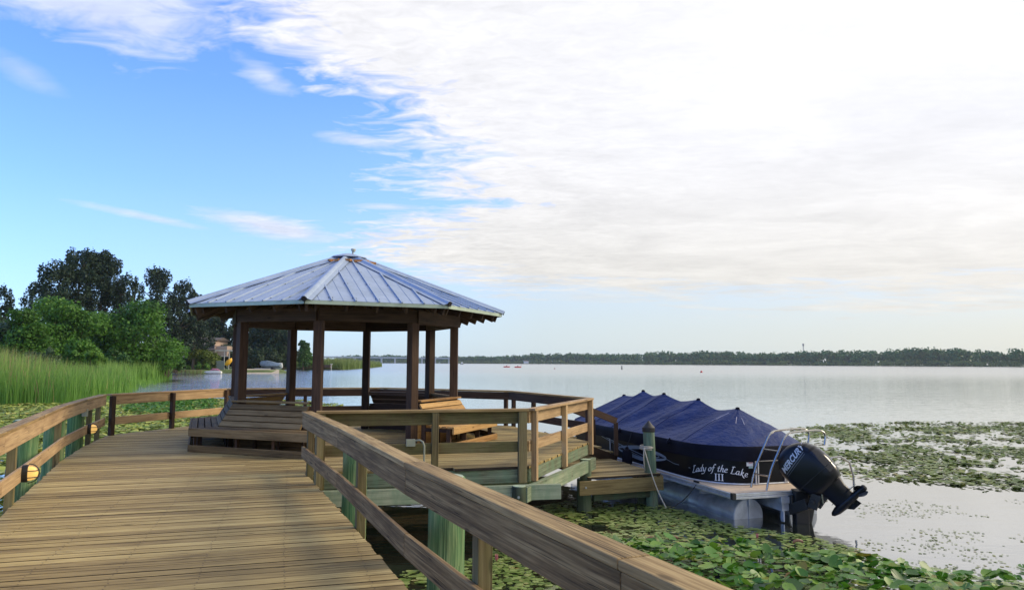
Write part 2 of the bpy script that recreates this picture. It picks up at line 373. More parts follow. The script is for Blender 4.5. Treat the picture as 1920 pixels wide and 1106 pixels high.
# ================================================================== SETTING: water and land
def sheet(name, poly, z, mat):
    b=MB(); b.poly([(x,y,z) for x,y in poly]); o=b.build(name,mat); tag(o,kind='structure'); return o
sheet('lake_water', [(-3600,-250),(3600,-250),(3600,4600),(-3600,4600)], WZ, M['water'])
M['grass'] = flat('lawn', (0.10,0.14,0.035), 0.9, var=0.35, scale=0.6, bump=0.5)
M['sand'] = flat('sand', (0.46,0.39,0.27), 0.95, var=0.15, scale=1.5)
M['farbank'] = flat('far_bank_ground', (0.10,0.13,0.04), 0.95, var=0.3, scale=0.02)
def land(name, pts, z, mat, skirt=1.0):
    """land sheet standing a little above the water with a sloping rim"""
    b=MB(); n=len(pts); cx=sum(p[0] for p in pts)/n; cy=sum(p[1] for p in pts)/n
    inner=[]
    for x,y in pts:
        dx,dy=cx-x,cy-y; L=math.hypot(dx,dy); inner.append((x+dx/L*skirt, y+dy/L*skirt, z))
    b.poly(inner)
    for i in range(n):
        j=(i+1)%n; b.poly([(pts[i][0],pts[i][1],WZ-0.3),(pts[j][0],pts[j][1],WZ-0.3),inner[j],inner[i]])
    o=b.build(name,mat); tag(o,kind='structure'); return o
# left bank (house lot), runs from behind the reeds to the reed spit
bank = [(-95,60),(-62,78),(-58,105),(-66,128),(-76,150),(-81,166),(-80,171),(-70,171.5),(-56,172.5),(-53,176),(-66,215),(-80,250),(-59,255),(-65,330),(-76,425),(-150,440),(-420,420),(-420,40),(-150,30)]
land('left_bank_ground', bank, WZ+0.75, M['grass'], 3.0)
far = [(-700,2600),(-400,1750),(-150,1600),(40,1500),(200,1290),(420,1080),(560,900),(700,700),(900,560),(3200,500),(3200,3800),(-700,3900)]
land('far_bank_ground', far, WZ+0.5, M['farbank'], 6.0)
b=MB(); b.grid([[(-66,171.2,WZ-.1),(-60,171.4,WZ-.1),(-55.2,171.8,WZ-.1)],[(-67,175.6,WZ+.80),(-61,175.8,WZ+.80),(-56.5,176,WZ+.80)],[(-72,192,WZ+.83),(-67.5,192,WZ+.83),(-64,192,WZ+.83)]]); tag(b.build('sand_ramp',M['sand']),kind='structure')

# ================================================================== BOARDWALK
A_,B_,G_,C_,D_,E_,F_ = [Vector((x,y,0)) for x,y in ((-8.83,15.76),(-7.69,19.43),(-3.70,20.53),(0.04,18.58),(1.71,14.89),(0.35,11.30),(-3.03,10.55))]
Rline = [(-3.03,10.55),(-1.92,8.05),(-0.76,5.26),(0.40,2.72),(1.60,0.10),(2.95,-2.8),(4.6,-6.2)]
Lline = [(-8.73,15.66),(-7.95,13.61),(-7.15,11.67),(-6.19,9.65),(-5.14,7.42),(-3.95,4.75),(-2.75,2.0),(-1.35,-1.2),(0.9,-6.0)]
def offset_line(pts, d, closed=False):
    """offset to the left of travel by d with mitred joins"""
    P=[Vector((p[0],p[1])) for p in pts]; n=len(P); out=[]
    for i in range(n):
        dirs=[]
        if i>0 or closed: dirs.append((P[i]-P[i-1]).normalized())
        if i<n-1 or closed: dirs.append((P[(i+1)%n]-P[i]).normalized())
        ns=[Vector((-q.y,q.x)) for q in dirs]
        if len(ns)==1: m=ns[0]; k=1
        else: m=(ns[0]+ns[1]).normalized(); k=1/max(0.35,m.dot(ns[0]))
        out.append(P[i]+m*d*k)
    return [(p.x,p.y) for p in out]
# platform edge: rail corner line pulled in a little
plat = [(p.x,p.y) for p in (A_,B_,G_,C_,D_,E_,F_)]
def shrink(pts, c, k): return [(c[0]+(x-c[0])*(1-k/math.hypot(x-c[0],y-c[1])), c[1]+(y-c[1])*(1-k/math.hypot(x-c[0],y-c[1]))) for x,y in pts]
CEN=(-3.51,15.3)
pl_in = shrink(plat, CEN, 0.10)
Rdeck = [(x+0.035,y+0.015) for x,y in Rline]; Ldeck=[(x-0.035,y-0.015) for x,y in Lline]
deck_poly = [pl_in[0],pl_in[1],pl_in[2],pl_in[3],pl_in[4],pl_in[5]] + [(-2.99,10.62)] + Rdeck[1:] + Ldeck[::-1][:-1]
def planks(mb, poly, ang, pitch, gap, z1, th, maxlen=99, jit=0.012, seed=1, screws=False):
    rnd=random.Random(seed); c,s=math.cos(ang),math.sin(ang)
    L=[(x*c+y*s, -x*s+y*c) for x,y in poly]; n=len(L)
    t0=min(p[1] for p in L); t1=max(p[1] for p in L)
    def cross(t):
        xs=[]
        for i in range(n):
            a,b=L[i],L[(i+1)%n]
            if (a[1]<=t)!=(b[1]<=t): xs.append(a[0]+(t-a[1])/(b[1]-a[1])*(b[0]-a[0]))
        xs.sort(); return list(zip(xs[::2],xs[1::2]))
    t=t0
    while t<t1:
        w=pitch-gap; lo,mid,hi=cross(t+0.002),cross(t+w/2),cross(t+w)
        if len(lo)!=len(mid): lo=mid
        if len(hi)!=len(mid): hi=mid
        for k,(a,b) in enumerate(mid):
            if b-a<0.05: continue
            l0,l1=lo[k]; h0,h1=hi[k]
            if abs(l0-h0)>0.9: l0=h0=a
            if abs(l1-h1)>0.9: l1=h1=b
            e0=rnd.uniform(-jit,jit); e1=rnd.uniform(-jit,jit); dz=rnd.uniform(-0.0015,0.0015)
            cuts=[0.0]
            tot=b-a
            if tot>maxlen:
                q=rnd.uniform(0.35,0.65); cuts.append(q)
                if tot*max(q,1-q)>maxlen: cuts=[0.0,rnd.uniform(.25,.35),rnd.uniform(.6,.72)]
            cuts.append(1.0)
            for q0,q1 in zip(cuts[:-1],cuts[1:]):
                la=l0+(l1-l0)*q0+(e0 if q0==0 else 0.002); lb=l0+(l1-l0)*q1+(e1 if q1==1 else -0.002)
                ha=h0+(h1-h0)*q0+(e0 if q0==0 else 0.002); hb=h0+(h1-h0)*q1+(e1 if q1==1 else -0.002)
                W=lambda u,v,z:(u*c-v*s,u*s+v*c,z)
                zt=z1+dz+rnd.uniform(-.001,.001); tlt=rnd.uniform(-.001,.001)
                mb.hexa([W(la,t,z1-th),W(la,t,zt-tlt),W(ha,t+w,zt+tlt),W(ha,t+w,z1-th)],[W(lb,t,z1-th),W(lb,t,zt-tlt),W(hb,t+w,zt+tlt),W(hb,t+w,z1-th)],tone=rnd.random(),uo=rnd.uniform(0,60))
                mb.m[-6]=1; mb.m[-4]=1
                if screws:
                    k0=math.ceil(la/0.61)
                    while k0*0.61<lb-0.04:
                        for vv in (0.03,w-0.03):
                            X_=k0*0.61+rnd.uniform(-.012,.012); V_=t+vv+rnd.uniform(-.006,.006); q=W(X_,V_,0)
                            if q[1]<11 and X_>la+.03: mb.poly([W(X_+.0065*math.cos(a_*PI/3),V_+.0065*math.sin(a_*PI/3),zt+0.0022) for a_ in range(6)],mat=2)
                        k0+=1
        t+=pitch
bw = thing('boardwalk','weathered plank boardwalk and platform curving out to the gazebo','boardwalk',(0,0,0))
m=MB(); planks(m,deck_poly,math.radians(17),0.147,0.016,0.0,0.038,maxlen=4.9,screws=True); M['gap_shade_grime']=flat('dark_board_edge',(0.030,0.021,0.013),0.95,0,0.3); M['screw']=flat('rusty_screw_head',(0.045,0.03,0.02),0.7); m.build('decking',[M['deck'],M['gap_shade_grime'],M['screw']],bw,bevel=0.002)  # dark board sides: gap shade put into the colour, with some dirt
# rim boards and joists
m=MB(); rim=shrink([p for p in plat],CEN,0.13); rim[-1]=(-2.99,10.62)
for i in range(len(rim)-1):
    a,b_=Vector(rim[i]),Vector(rim[i+1]); d=(b_-a).normalized()*0.025
    m.beam((a.x+d.x,a.y+d.y,-0.145),(b_.x-d.x,b_.y-d.y,-0.145),0.04,0.20)
for ln in (Rline,Lline):
    q=offset_line(ln, -0.012 if ln is Rline else 0.012)
    for i in range(len(q)-1): m.beam((q[i][0],q[i][1],-0.145),(q[i+1][0],q[i+1][1],-0.145),0.04,0.20)
m.build('rim_board',M['greenwood'],bw,bevel=0.004)
m=MB()
for k in range(7):      # joists below the walkway and platform
    f=k/6; a=Vector((-3.0+(-8.4+3.0)*f*0,0,0))
for t in (0.12,0.3,0.5,0.7,0.88):
    pr=[(Vector(Rline[i]).lerp(Vector(Lline[len(Lline)-1-j]),t)) for i,j in ((0,8),)]
for yy in (11.6,13.2,14.8,16.4,18.0):
    m.beam((-7.6 if yy>12.5 else -6.6,yy-1.4,-0.33),(0.35 if yy<17 else -0.9,yy+0.55,-0.33),0.09,0.19)
m.beam((-3.5,10.35,-0.35),(0.75,11.22,-0.35),0.09,0.22); m.beam((0.2,10.95,-0.36),(1.62,14.4,-0.36),0.09,0.22)
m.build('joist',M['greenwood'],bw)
# bolts on rim
def bolts(name, pts, parent, r=0.018, mat=None):
    for p,d in pts:
        m=MB(); p=Vector(p); d=Vector(d).normalized(); m.tube([p,p+d*0.012],r,8); m.build(name,mat or M['galv'],parent)
M['galv'] = flat('galvanised_steel',(0.45,0.47,0.48),0.45,0.8,0.1)
M['steel'] = flat('stainless_tube',(0.40,0.39,0.36),0.25,1.0,0.05)

# ------------------------------------------------------------------ railings
def railing(name, label, line, out, posts, mats, group='wooden railings of the boardwalk', cap=(0.845,0.885), cw=0.15, top=(0.655,0.842), low=(0.22,0.385), joints=3.4, post_z=(-0.24,0.842), pin=()):
    """line = inner face line, out = +1 if outside is left of travel; posts = list of (segment, fraction[, outside])"""
    r = thing(name,label,'railing',(line[0][0],line[0][1],0),group)
    inn = offset_line(line, -0.012*out); outer = offset_line(line, (cw-0.012)*out)
    f0 = line; f1 = offset_line(line, 0.038*out)
    def strip(P,Q,z0,z1,pname,mat):
        for i in range(len(P)-1):
            L=math.dist(P[i],P[i+1]); k=max(1,round(L/joints))
            for j in range(k):
                a,b=j/k,(j+1)/k; e=0.002/L
                a+=e; b-=e
                l=lambda p,q,t:(p[0]+(q[0]-p[0])*t,p[1]+(q[1]-p[1])*t)
                pa,pb,qa,qb=l(P[i],P[i+1],a),l(P[i],P[i+1],b),l(Q[i],Q[i+1],a),l(Q[i],Q[i+1],b)
                m=MB(); zz=random.uniform(-.002,.002)
                A=[(*pa,z0),(*pa,z1+zz),(*qa,z1+zz),(*qa,z0)]; B=[(*pb,z0),(*pb,z1+zz),(*qb,z1+zz),(*qb,z0)]
                if out<0: A=A[::-1]; B=B[::-1]
                m.hexa(A,B,tone=random.uniform(.42,.68)); m.build(pname,mat,r,bevel=0.007)
    strip(inn,outer,cap[0],cap[1],'cap_board',mats[0])
    strip(f0,f1,top[0],top[1],'upper_board',mats[1])
    strip(f0,f1,low[0],low[1],'lower_board',mats[1])
    for p in posts:
        seg,fr=p[0],p[1]; o_=p[2] if len(p)>2 else 1; wd=p[3] if len(p)>3 else 0.09
        a,b_=Vector(line[seg]),Vector(line[seg+1]); c=a.lerp(b_,fr); d=(b_-a).normalized(); nrm=Vector((-d.y,d.x))*out
        if o_==1: c=c+nrm*(0.0405+0.045)
        else: c=c-nrm*(0.047)
        m=MB(); z0=post_z[0] if o_==1 else 0.004
        s_=nrm
        m.beam((c.x,c.y,z0),(c.x,c.y,post_z[1] if o_==1 else 0.84),wd,0.089,(s_.x,s_.y,0)); m.build('post',mats[2],r,bevel=0.005)
    return r
# near right rail (outside is right of travel away from F toward the camera -> travel F..camera, right = outside when going down: use out by sign)
right_rail = railing('wooden_railing','long weathered railing running from the bottom right corner up to the platform',Rline,+1,
    [(0,0.02),(0,0.16),(0,0.72+0.0),(1,0.40-0.02),(1,0.97),(2,0.75),(3,0.5),(4,0.5),(5,0.5)][:0]+[(0,0.10),(0,0.38),(1,0.32),(2,0.45),(3,0.5),(4,0.5),(5,0.5)],(M['rail'],M['railside'],M['post']))
left_rail = railing('wooden_railing','railing on the left edge of the boardwalk with two amber lamps on its lower board',Lline,-1,
    [(1,0.02),(1,0.9),(2,0.85),(3,0.92),(4,0.9),(5,0.9),(6,0.9)][:0]+[(0,0.18),(0,0.62),(2,0.02),(3,0.62),(4,0.98),(6,0.2)],(M['rail'],M['raillit'],M['post']))
# platform rails: inner line = corner line pulled in by the cap width
ci = shrink(plat, CEN, 0.155)
A2,B2,G2,C2,D2,E2 = [ci[i] for i in range(6)]
ab_rail = railing('wooden_railing','short sunlit railing with one middle post at the left side of the platform',[A2,B2],+1,[(0,0.0,0,0.10),(0,0.47,0,0.09),(0,0.985,0,0.09)],(M['raillit'],M['raillit'],M['gazebo']))
back_rail = railing('wooden_railing','dark railing across the lake side of the platform behind the gazebo',[B2,G2,C2,D2],+1,[(0,0.02),(0,0.5),(0,0.97),(1,0.03),(1,0.5),(1,0.97),(2,0.03),(2,0.32),(2,0.97)],(M['rail'],M['gazebo'],M['gazebo']))  # boards take the dark timber, so their shade is in the colour
de_rail = railing('wooden_railing','sunlit railing on the boat side of the platform with one middle post',[D2,E2],+1,[(0,0.02),(0,0.52),(0,0.965)],(M['raillit'],M['raillit'],M['raillit']))
ef_rail = railing('wooden_railing','shaded railing along the near edge of the platform carrying a small electrical box',[E2,(-2.86,10.66)],+1,[(0,0.03,1,0.13),(0,0.455,1,0.10),(0,0.97)],(M['rail'],M['post'],M['post']))  # dark post wood on the boards puts this side's shade into the colour

M['endgrain']=flat('pale_cut_wood',(0.36,0.44,0.30),0.85,0,0.25,9)
# ================================================================== PILINGS
def piling(x,y,r,ztop,label,lean=(0,0),cone=False,mat=None,grp='round green pilings beside the boardwalk'):
    m=MB(); n=20; pts=[]
    for k in range(9):
        f=k/8; z=WZ-0.8+(ztop-WZ+0.8)*f; pts.append((x+lean[0]*(f-1),y+lean[1]*(f-1),z))
    rr=[r*(1.04-0.05*k/8+random.uniform(-.008,.008)) for k in range(9)]
    if not cone: pts.append((pts[-1][0],pts[-1][1],ztop+0.012)); rr.append(r*0.93)
    o=thing('piling',label,'piling',(x,y,WZ),grp)
    m.tube(pts,rr,n,tone=random.random()); m.build('shaft',mat or M['piling'],o,smooth='auto')
    if not cone:
        m=MB(); m.tube([(x,y,ztop+0.010),(x,y,ztop+0.019)],[r*0.90,r*0.86],n); m.build('cut_top',M['endgrain'],o)
    return o
def auto(o): 
    return o
piling(-1.98,9.28,0.152,0.665,'green stained piling nearest the corner of the long right railing')
piling(-0.52,5.98,0.150,0.66,'broad green piling halfway along the long right railing',(0.02,0))
piling(0.93,2.86,0.145,0.66,'pale topped piling at the bottom right beside the near end of the long railing')
piling(-6.62,9.95,0.155,0.78,'green piling behind the left railing beside the nearest amber lamp')
piling(-7.42,11.85,0.150,0.78,'green piling behind the left railing between the two amber lamps')
piling(-8.22,13.75,0.140,0.78,'dark piling behind the left railing near the corner of the platform')
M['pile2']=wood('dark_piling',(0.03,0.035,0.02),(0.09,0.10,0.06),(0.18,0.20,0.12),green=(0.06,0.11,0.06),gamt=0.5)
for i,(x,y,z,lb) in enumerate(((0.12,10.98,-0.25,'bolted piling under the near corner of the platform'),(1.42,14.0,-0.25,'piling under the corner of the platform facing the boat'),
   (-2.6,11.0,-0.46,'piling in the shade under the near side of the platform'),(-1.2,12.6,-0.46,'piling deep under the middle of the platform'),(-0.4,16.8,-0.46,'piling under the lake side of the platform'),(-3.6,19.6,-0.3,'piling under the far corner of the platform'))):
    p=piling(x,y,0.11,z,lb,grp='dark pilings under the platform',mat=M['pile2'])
    if i==0:
        for zz in (-0.38,-0.52):
            m=MB(); m.tube([(x-0.01,y-0.115,zz),(x-0.01,y-0.135,zz)],0.02,8); m.build('bolt',M['galv'],p)

# ================================================================== GAZEBO
GC,GROT = (-3.51,15.3), -0.774
def oct_(k, rad, z=0.0): a=GROT+k*PI/4; return Vector((GC[0]+rad*math.cos(a),GC[1]+rad*math.sin(a),z))
gz = thing('gazebo','eight sided timber gazebo with a standing seam metal roof','gazebo',(GC[0],GC[1],0))
RP,RE,ZE,ZA = 2.285,3.30,2.63,3.86
bxs={6:(-0.05,),4:(0.02,),7:(0.015,),0:(-0.02,),1:(0.01,),2:(0.01,),3:(-0.04,),5:(0,)}
for k in range(8):
    p=oct_(k,RP); a=GROT+k*PI/4; m=MB()
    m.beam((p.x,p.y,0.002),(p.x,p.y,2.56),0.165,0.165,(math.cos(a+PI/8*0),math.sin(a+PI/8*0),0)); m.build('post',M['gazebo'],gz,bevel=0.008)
for k in range(8):   # double beams
    for rr,nm in ((RP+0.115,'outer_beam'),(RP-0.115,'inner_beam')):
        a,b_=oct_(k,rr,2.45),oct_(k+1,rr,2.45); d=(b_-a).normalized()*0.02
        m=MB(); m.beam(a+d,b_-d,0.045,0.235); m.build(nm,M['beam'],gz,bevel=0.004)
# roof panels
def metal():
    m_,N,P=newmat('galvalume_roof'); tc=N.add('ShaderNodeTexCoord').outputs['Object']
    n=N.noise(tc,1.6,5,0.6,0.4); n2=N.noise(N.vmath('MULTIPLY',tc,(1,1,1)),14,3,0.6)
    c=N.ramp(N.math('ADD',N.math('MULTIPLY',n,0.7),N.math('MULTIPLY',n2,0.3)),[(0.3,(0.24,0.31,0.41)),(0.55,(0.33,0.41,0.53)),(0.75,(0.42,0.49,0.60))])
    N.set(P.inputs['Base Color'],c); P.inputs['Metallic'].default_value=0.25; N.set(P.inputs['Roughness'],N.math('ADD',N.math('MULTIPLY',n,0.3),0.36))
    N.set(P.inputs['Normal'],N.add('ShaderNodeBump',Strength=0.06,Distance=0.05,Height=n)); return m_
M['roof']=metal()
M['trim']=flat('drip_edge',(0.34,0.42,0.33),0.5,0.3,0.2)
M['foam']=flat('orange_sealant',(0.42,0.19,0.06),0.9,0,0.4,12,bump=0.8)
M['black']=flat('roof_fitting_black',(0.012,0.012,0.012),0.8)  # plain black for roof screws and hip cap closures
M['under']=wood('roof_sheathing',(0.03,0.02,0.012),(0.075,0.048,0.028),(0.13,0.085,0.05))
apex=Vector((GC[0],GC[1],ZA))
for k in range(8):
    a,b_=oct_(k,RE,ZE),oct_(k+1,RE,ZE)
    m=MB(); tn=random.random(); d=0.03
    # top sheet and underside
    m.poly([a,b_,apex],tone=tn); 
    e=(b_-a).normalized(); mid=(a+b_)/2; up=(apex-mid).normalized(); nrm=e.cross(up).normalized()
    if nrm.z<0: nrm=-nrm
    L=(b_-a).length; Hs=(apex-mid).length
    pitch=0.405; nr=int(L/2/pitch)
    for i in range(-nr,nr+1):
        u=i*pitch; top=Hs*(1-abs(u)/(L/2))-0.06
        if top<0.12: continue
        s0=mid+e*u-up*0.012; s1=mid+e*u+up*top
        m.beam(s0+nrm*0.014,s1+nrm*0.014,0.028,0.028,nrm)
        # paired minor ridge
    for i in range(-nr-1,nr+1):
        u=(i+0.5)*pitch; top=Hs*(1-abs(u)/(L/2))-0.1
        if top<0.15: continue
        m.beam(mid+e*u+nrm*0.002,mid+e*u+up*top+nrm*0.002,0.012,0.008,nrm)
    m.cur=1
    for i in range(-nr,nr+1):
        for side_ in (-0.03,0.03):
            for q in (0.05,0.33,0.6,0.85):
                u=i*pitch+side_; top=Hs*(1-abs(u)/(L/2))-0.12
                if Hs*q<top:
                    p=mid+e*u+up*(Hs*q); m.tube([p,p+nrm*0.012],0.009,5)
    m.build('roof_panel',[M['roof'],M['black']],gz)
    # sheathing
    ins=0.05; m=MB(); m.poly([Vector((0,0,0))+oct_(k+1,RE-ins,ZE-0.035),oct_(k,RE-ins,ZE-0.035),apex-Vector((0,0,0.05))],[(0,0),(L,0),(L/2,Hs)]); m.build('roof_sheathing',M['under'],gz)
    # drip edge / fascia
    m=MB(); a3,b3=oct_(k,RE-0.012,ZE-0.035),oct_(k+1,RE-0.012,ZE-0.035); dd=(b3-a3).normalized()*0.006
    m.beam(a3+dd,b3-dd,0.022,0.062); m.build('fascia',M['trim'],gz)
    # rafters parallel to the slope in this facet, plumb-cut tails
    for i in range(-2,3):
        u=i*0.53; top=Hs*(1-abs(u)/(L/2))-0.05
        s0=mid+e*u+up*0.07-nrm*0.125; s1=mid+e*u+up*top-nrm*0.125
        m=MB(); m.beam(s0,s1,0.04,0.18,nrm); m.build('rafter',M['beam'],gz)
    # hip rafter
    hp=(apex-a).normalized(); m=MB(); m.beam(a+hp*0.12-Vector((0,0,0.14)),apex-hp*0.1-Vector((0,0,0.14)),0.05,0.18); m.build('hip_rafter',M['beam'],gz)
    # hip cap: rolled ridge with flanges
    n2=(oct_(k,1.0)-oct_(k,0)).normalized(); sd=hp.cross(Vector((0,0,1))).normalized(); un=sd.cross(hp).normalized()
    if un.z<0: un=-un
    m=MB(); rows=[]
    for t in (0.0,0.03,0.5,0.965):
        c=a.lerp(apex,t)-hp*(0.03 if t==0 else 0); row=[]
        for w_,h_ in ((-0.13,-0.012),(-0.06,0.015),(-0.04,0.045),(-0.015,0.062),(0.015,0.062),(0.04,0.045),(0.06,0.015),(0.13,-0.012)): row.append(c+sd*w_+un*(h_+0.012))
        rows.append(row)
    m.grid(rows); m.build('hip_cap',M['roof'],gz,smooth=False)
    m=MB(); c=a-hp*0.02+un*0.02; m.tube([c-hp*0.0,c-hp*0.02],[0.045,0.04],10); m.build('hip_cap_closure',M['black'],gz)
# apex cap
m=MB(); m.tube([(GC[0],GC[1],ZA-0.055),(GC[0],GC[1],ZA-0.03),(GC[0],GC[1],ZA+0.03),(GC[0],GC[1],ZA+0.055)],[0.40,0.36,0.14,0.01],8); m.build('apex_cap',M['roof'],gz)
m=MB()
for k in range(8):
    a,b_=oct_(k,RE,ZE),oct_(k+1,RE,ZE)
    for q,w_ in ((0.845,0.06),(0.85,-0.05)):
        mid=(a+b_)/2; e=(b_-a).normalized(); c=mid.lerp(apex,q)+e*w_*2.2
        m.box((c.x,c.y,c.z+0.022),(0.15+random.uniform(-.03,.06),0.13,0.05),rz=random.random()*3)
m.build('sealant_patch',M['foam'],gz)
m=MB(); c=Vector((GC[0]+0.09,GC[1],ZA)); m.tube([c,c+Vector((0,0,.08)),c+Vector((0.012,0,.09)),c+Vector((.012,0,.13)),c+Vector((.012,0,.15))],[0.02,0.02,0.04,0.055,0.05],10)
m.build('vent_stub',flat('vent_metal',(0.42,0.43,0.34),0.6),gz)

# ================================================================== BENCHES (outward facing, backs against the gazebo posts)
def bench(k0,k1,name_label,ends=(0,0),mat=None,mats=None):
    """continuous bench along octagon sides k0..k1 (vertices k0..k1), seat outward"""
    b=thing('slatted_bench',name_label,'bench',tuple(oct_(k0,2.6)),'slatted benches around the gazebo'); mat=mat or M['bench']
    CA=math.cos(PI/8)
    def line(ap,z,cut=0.0):
        """points along the bench at apothem radius ap"""
        pts=[]
        for k in range(k0,k1+1):
            pts.append(oct_(k,ap/CA,z))
        # trim first/last ends square to the side
        for idx,nxt,c in ((0,1,ends[0]),(-1,-2,ends[1])):
            d=(pts[nxt]-pts[idx]).normalized(); base=oct_(k0 if idx==0 else k1,(2.11+0.02)/CA,z); c=c if ap>2.48 else 0.08
            s_=(base-pts[idx]).dot(d)+c; pts[idx]=pts[idx]+d*s_
        return pts
    def slat(ap0,z0,ap1,z1,th,nm,parent=b,joint=0.003):
        """board whose face spans from (ap0,z0) to (ap1,z1)"""
        P0,P1=line(ap0,z0),line(ap1,z1)
        v=Vector((ap1-ap0,z1-z0)).normalized(); nx,nz=-v.y,v.x     # normal in (radial,z)
        Q0,Q1=line(ap0+nx*th,z0+nz*th),line(ap1+nx*th,z1+nz*th)
        for i in range(len(P0)-1):
            d=(P0[i+1]-P0[i]).normalized()*joint
            m=MB(); m.hexa([P0[i]+d,P1[i]+d,Q1[i]+d,Q0[i]+d],[P0[i+1]-d,P1[i+1]-d,Q1[i+1]-d,Q0[i+1]-d]); m.build(nm,mats[i] if mats else mat,parent,bevel=0.004)
    # seat slats (4)
    for i in range(4):
        o=2.93-0.100*(i+1)-0.019*i; slat(o+0.105,0.375,o,0.375+0.008*0,0.035 if False else 0.036,'seat_slat') if False else slat(o,0.41,o+0.100,0.41,-0.036,'seat_slat')
    # front skirt board and base board
    slat(2.935,0.272,2.935,0.41,-0.036,'seat_apron'); slat(2.935,0.004,2.935,0.118,-0.036,'base_board')
    # reclined back boards (4)
    for i in range(4):
        t0=i*0.118; sl=Vector((-0.52,0.855)); a0=Vector((2.475,0.425))+sl*t0; a1=a0+sl*0.101
        slat(a0.x,a0.y,a1.x,a1.y,0.036,'back_slat')
    slat(2.115,0.845,2.265,0.845,0.034,'top_board')
    slat(2.20,0.004,2.20,0.60,0.03,'back_panel')
    # frames
    for k in range(k0,k1):
        for f in (0.03,0.36,0.66,0.97):
            L0=line(2.84,0.1); L1=line(2.3,0.1); i=k-k0
            p=L0[i].lerp(L0[i+1],f); q=L1[i].lerp(L1[i+1],f)
            for pp,w_ in ((p,0.045),(q,0.045)):
                m=MB(); m.beam((pp.x,pp.y,0.004),(pp.x,pp.y,0.372 if pp is p else 0.60),0.04,0.085,tuple((p-q).normalized())); m.build('leg',M['gazebo'],b)
            m=MB(); m.beam((p.x,p.y,0.335),(q.x,q.y,0.335),0.038,0.07); m.build('seat_bearer',M['gazebo'],b)
    return b
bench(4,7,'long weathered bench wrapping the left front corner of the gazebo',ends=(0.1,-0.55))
M['benchlit']=wood('bench_slats_painted_sun',(0.229,0.120,0.043),(0.437,0.260,0.098),(0.624,0.410,0.172))  # same slats as the other bench, with sunlight put into the colour
bench(8,11,'bench wrapping the right side of the gazebo, sun and shade put into its colours',ends=(0.05,0.05),mat=M['benchlit'],mats=[M['benchlit'],M['bench'],M['gazebo']])  # slat colour per side carries painted sun, then deepening shade

# ================================================================== LAMPS ON THE LEFT RAILING
M['amber']=flat('amber_glass',(0.75,0.42,0.10),0.25,0,0.05,emit=(1.0,0.60,0.18),es=0.5)
M['blk']=flat('black_cast_metal',(0.015,0.015,0.014),0.5,0,0.1)
def bulkhead(px,py,line_pt,d_in,label):
    p=Vector(line_pt); n=Vector(d_in).normalized(); al=Vector((-n.y,n.x,0)); up=Vector((0,0,1))
    o=thing('bulkhead_lamp',label,'lamp',tuple(p),'amber bulkhead lamps on the left railing')
    def ring(c,rx,rz,n_=20): return [c+al*math.cos(2*PI*i/n_)*rx*.85+up*math.sin(2*PI*i/n_)*rz*.85 for i in range(n_)]
    m=MB(); m.grid([ring(p+n*a,rx,rz) for a,rx,rz in ((0.0,.085,.115),(0.055,.088,.118),(0.06,.08,.11),(0.06,.07,.10))],closed=True); m.build('housing',M['blk'],o)
    m=MB(); m.grid([ring(p+n*a,rx,rz) for a,rx,rz in ((0.05,.068,.098),(0.09,.066,.095),(0.125,.052,.08),(0.15,.028,.045),(0.157,.002,.003))],closed=True); m.build('amber_globe',M['amber'],o,smooth='auto')
    m=MB()
    for zz in (-.04,.035):
        pts=[p+n*(0.06+0.105*math.cos(t))+al*0.08*math.sin(t)+up*zz for t in np.linspace(-PI/2,PI/2,9)]; m.tube(pts,0.006,6)
    pts=[p+n*(0.06+0.108*math.cos(t))+up*0.108*math.sin(t) for t in np.linspace(-PI/2,PI/2,11)]; m.tube(pts,0.006,6)
    m.build('cage',M['blk'],o)
    m=MB(); q=p-n*0.12; m.box((q.x,q.y,q.z),(0.07,0.14,0.13),rz=math.atan2(al.y,al.x)+PI/2); m.build('junction_box',flat('grey_box_plastic',(0.30,0.31,0.27),0.6),o)
def onrail(px,z):
    """point of the left railing face seen at column px"""
    best=None
    for i in range(len(Lline)-1):
        for t in np.linspace(0,1,60):
            x=Lline[i][0]+(Lline[i+1][0]-Lline[i][0])*t; y=Lline[i][1]+(Lline[i+1][1]-Lline[i][1])*t
            if y<3: continue
            u=960+F*x/y
            if best is None or abs(u-px)<best[0]: best=(abs(u-px),x,y,i)
    _,x,y,i=best; d=Vector((Lline[i+1][0]-Lline[i][0],Lline[i+1][1]-Lline[i][1],0)).normalized()
    return (x,y,z),(-d.y,d.x,0)
p,n=onrail(60,0.31); bulkhead(0,0,p,n,'nearer amber caged lamp low on the left railing')
p,n=onrail(176,0.31); bulkhead(0,0,p,n,'farther amber caged lamp low on the left railing near the platform corner')
p,n=onrail(172,0.63)
M['pvc']=flat('grey_pvc_box',(0.30,0.31,0.22),0.55,0,0.08)
m=MB(); m.box((p[0]-.03,p[1],p[2]),(0.09,0.13,0.13),rz=0.4); tag(m.build('junction_box',M['pvc'],bevel=0.004),'beige junction box between the boards of the left railing','electrical box')
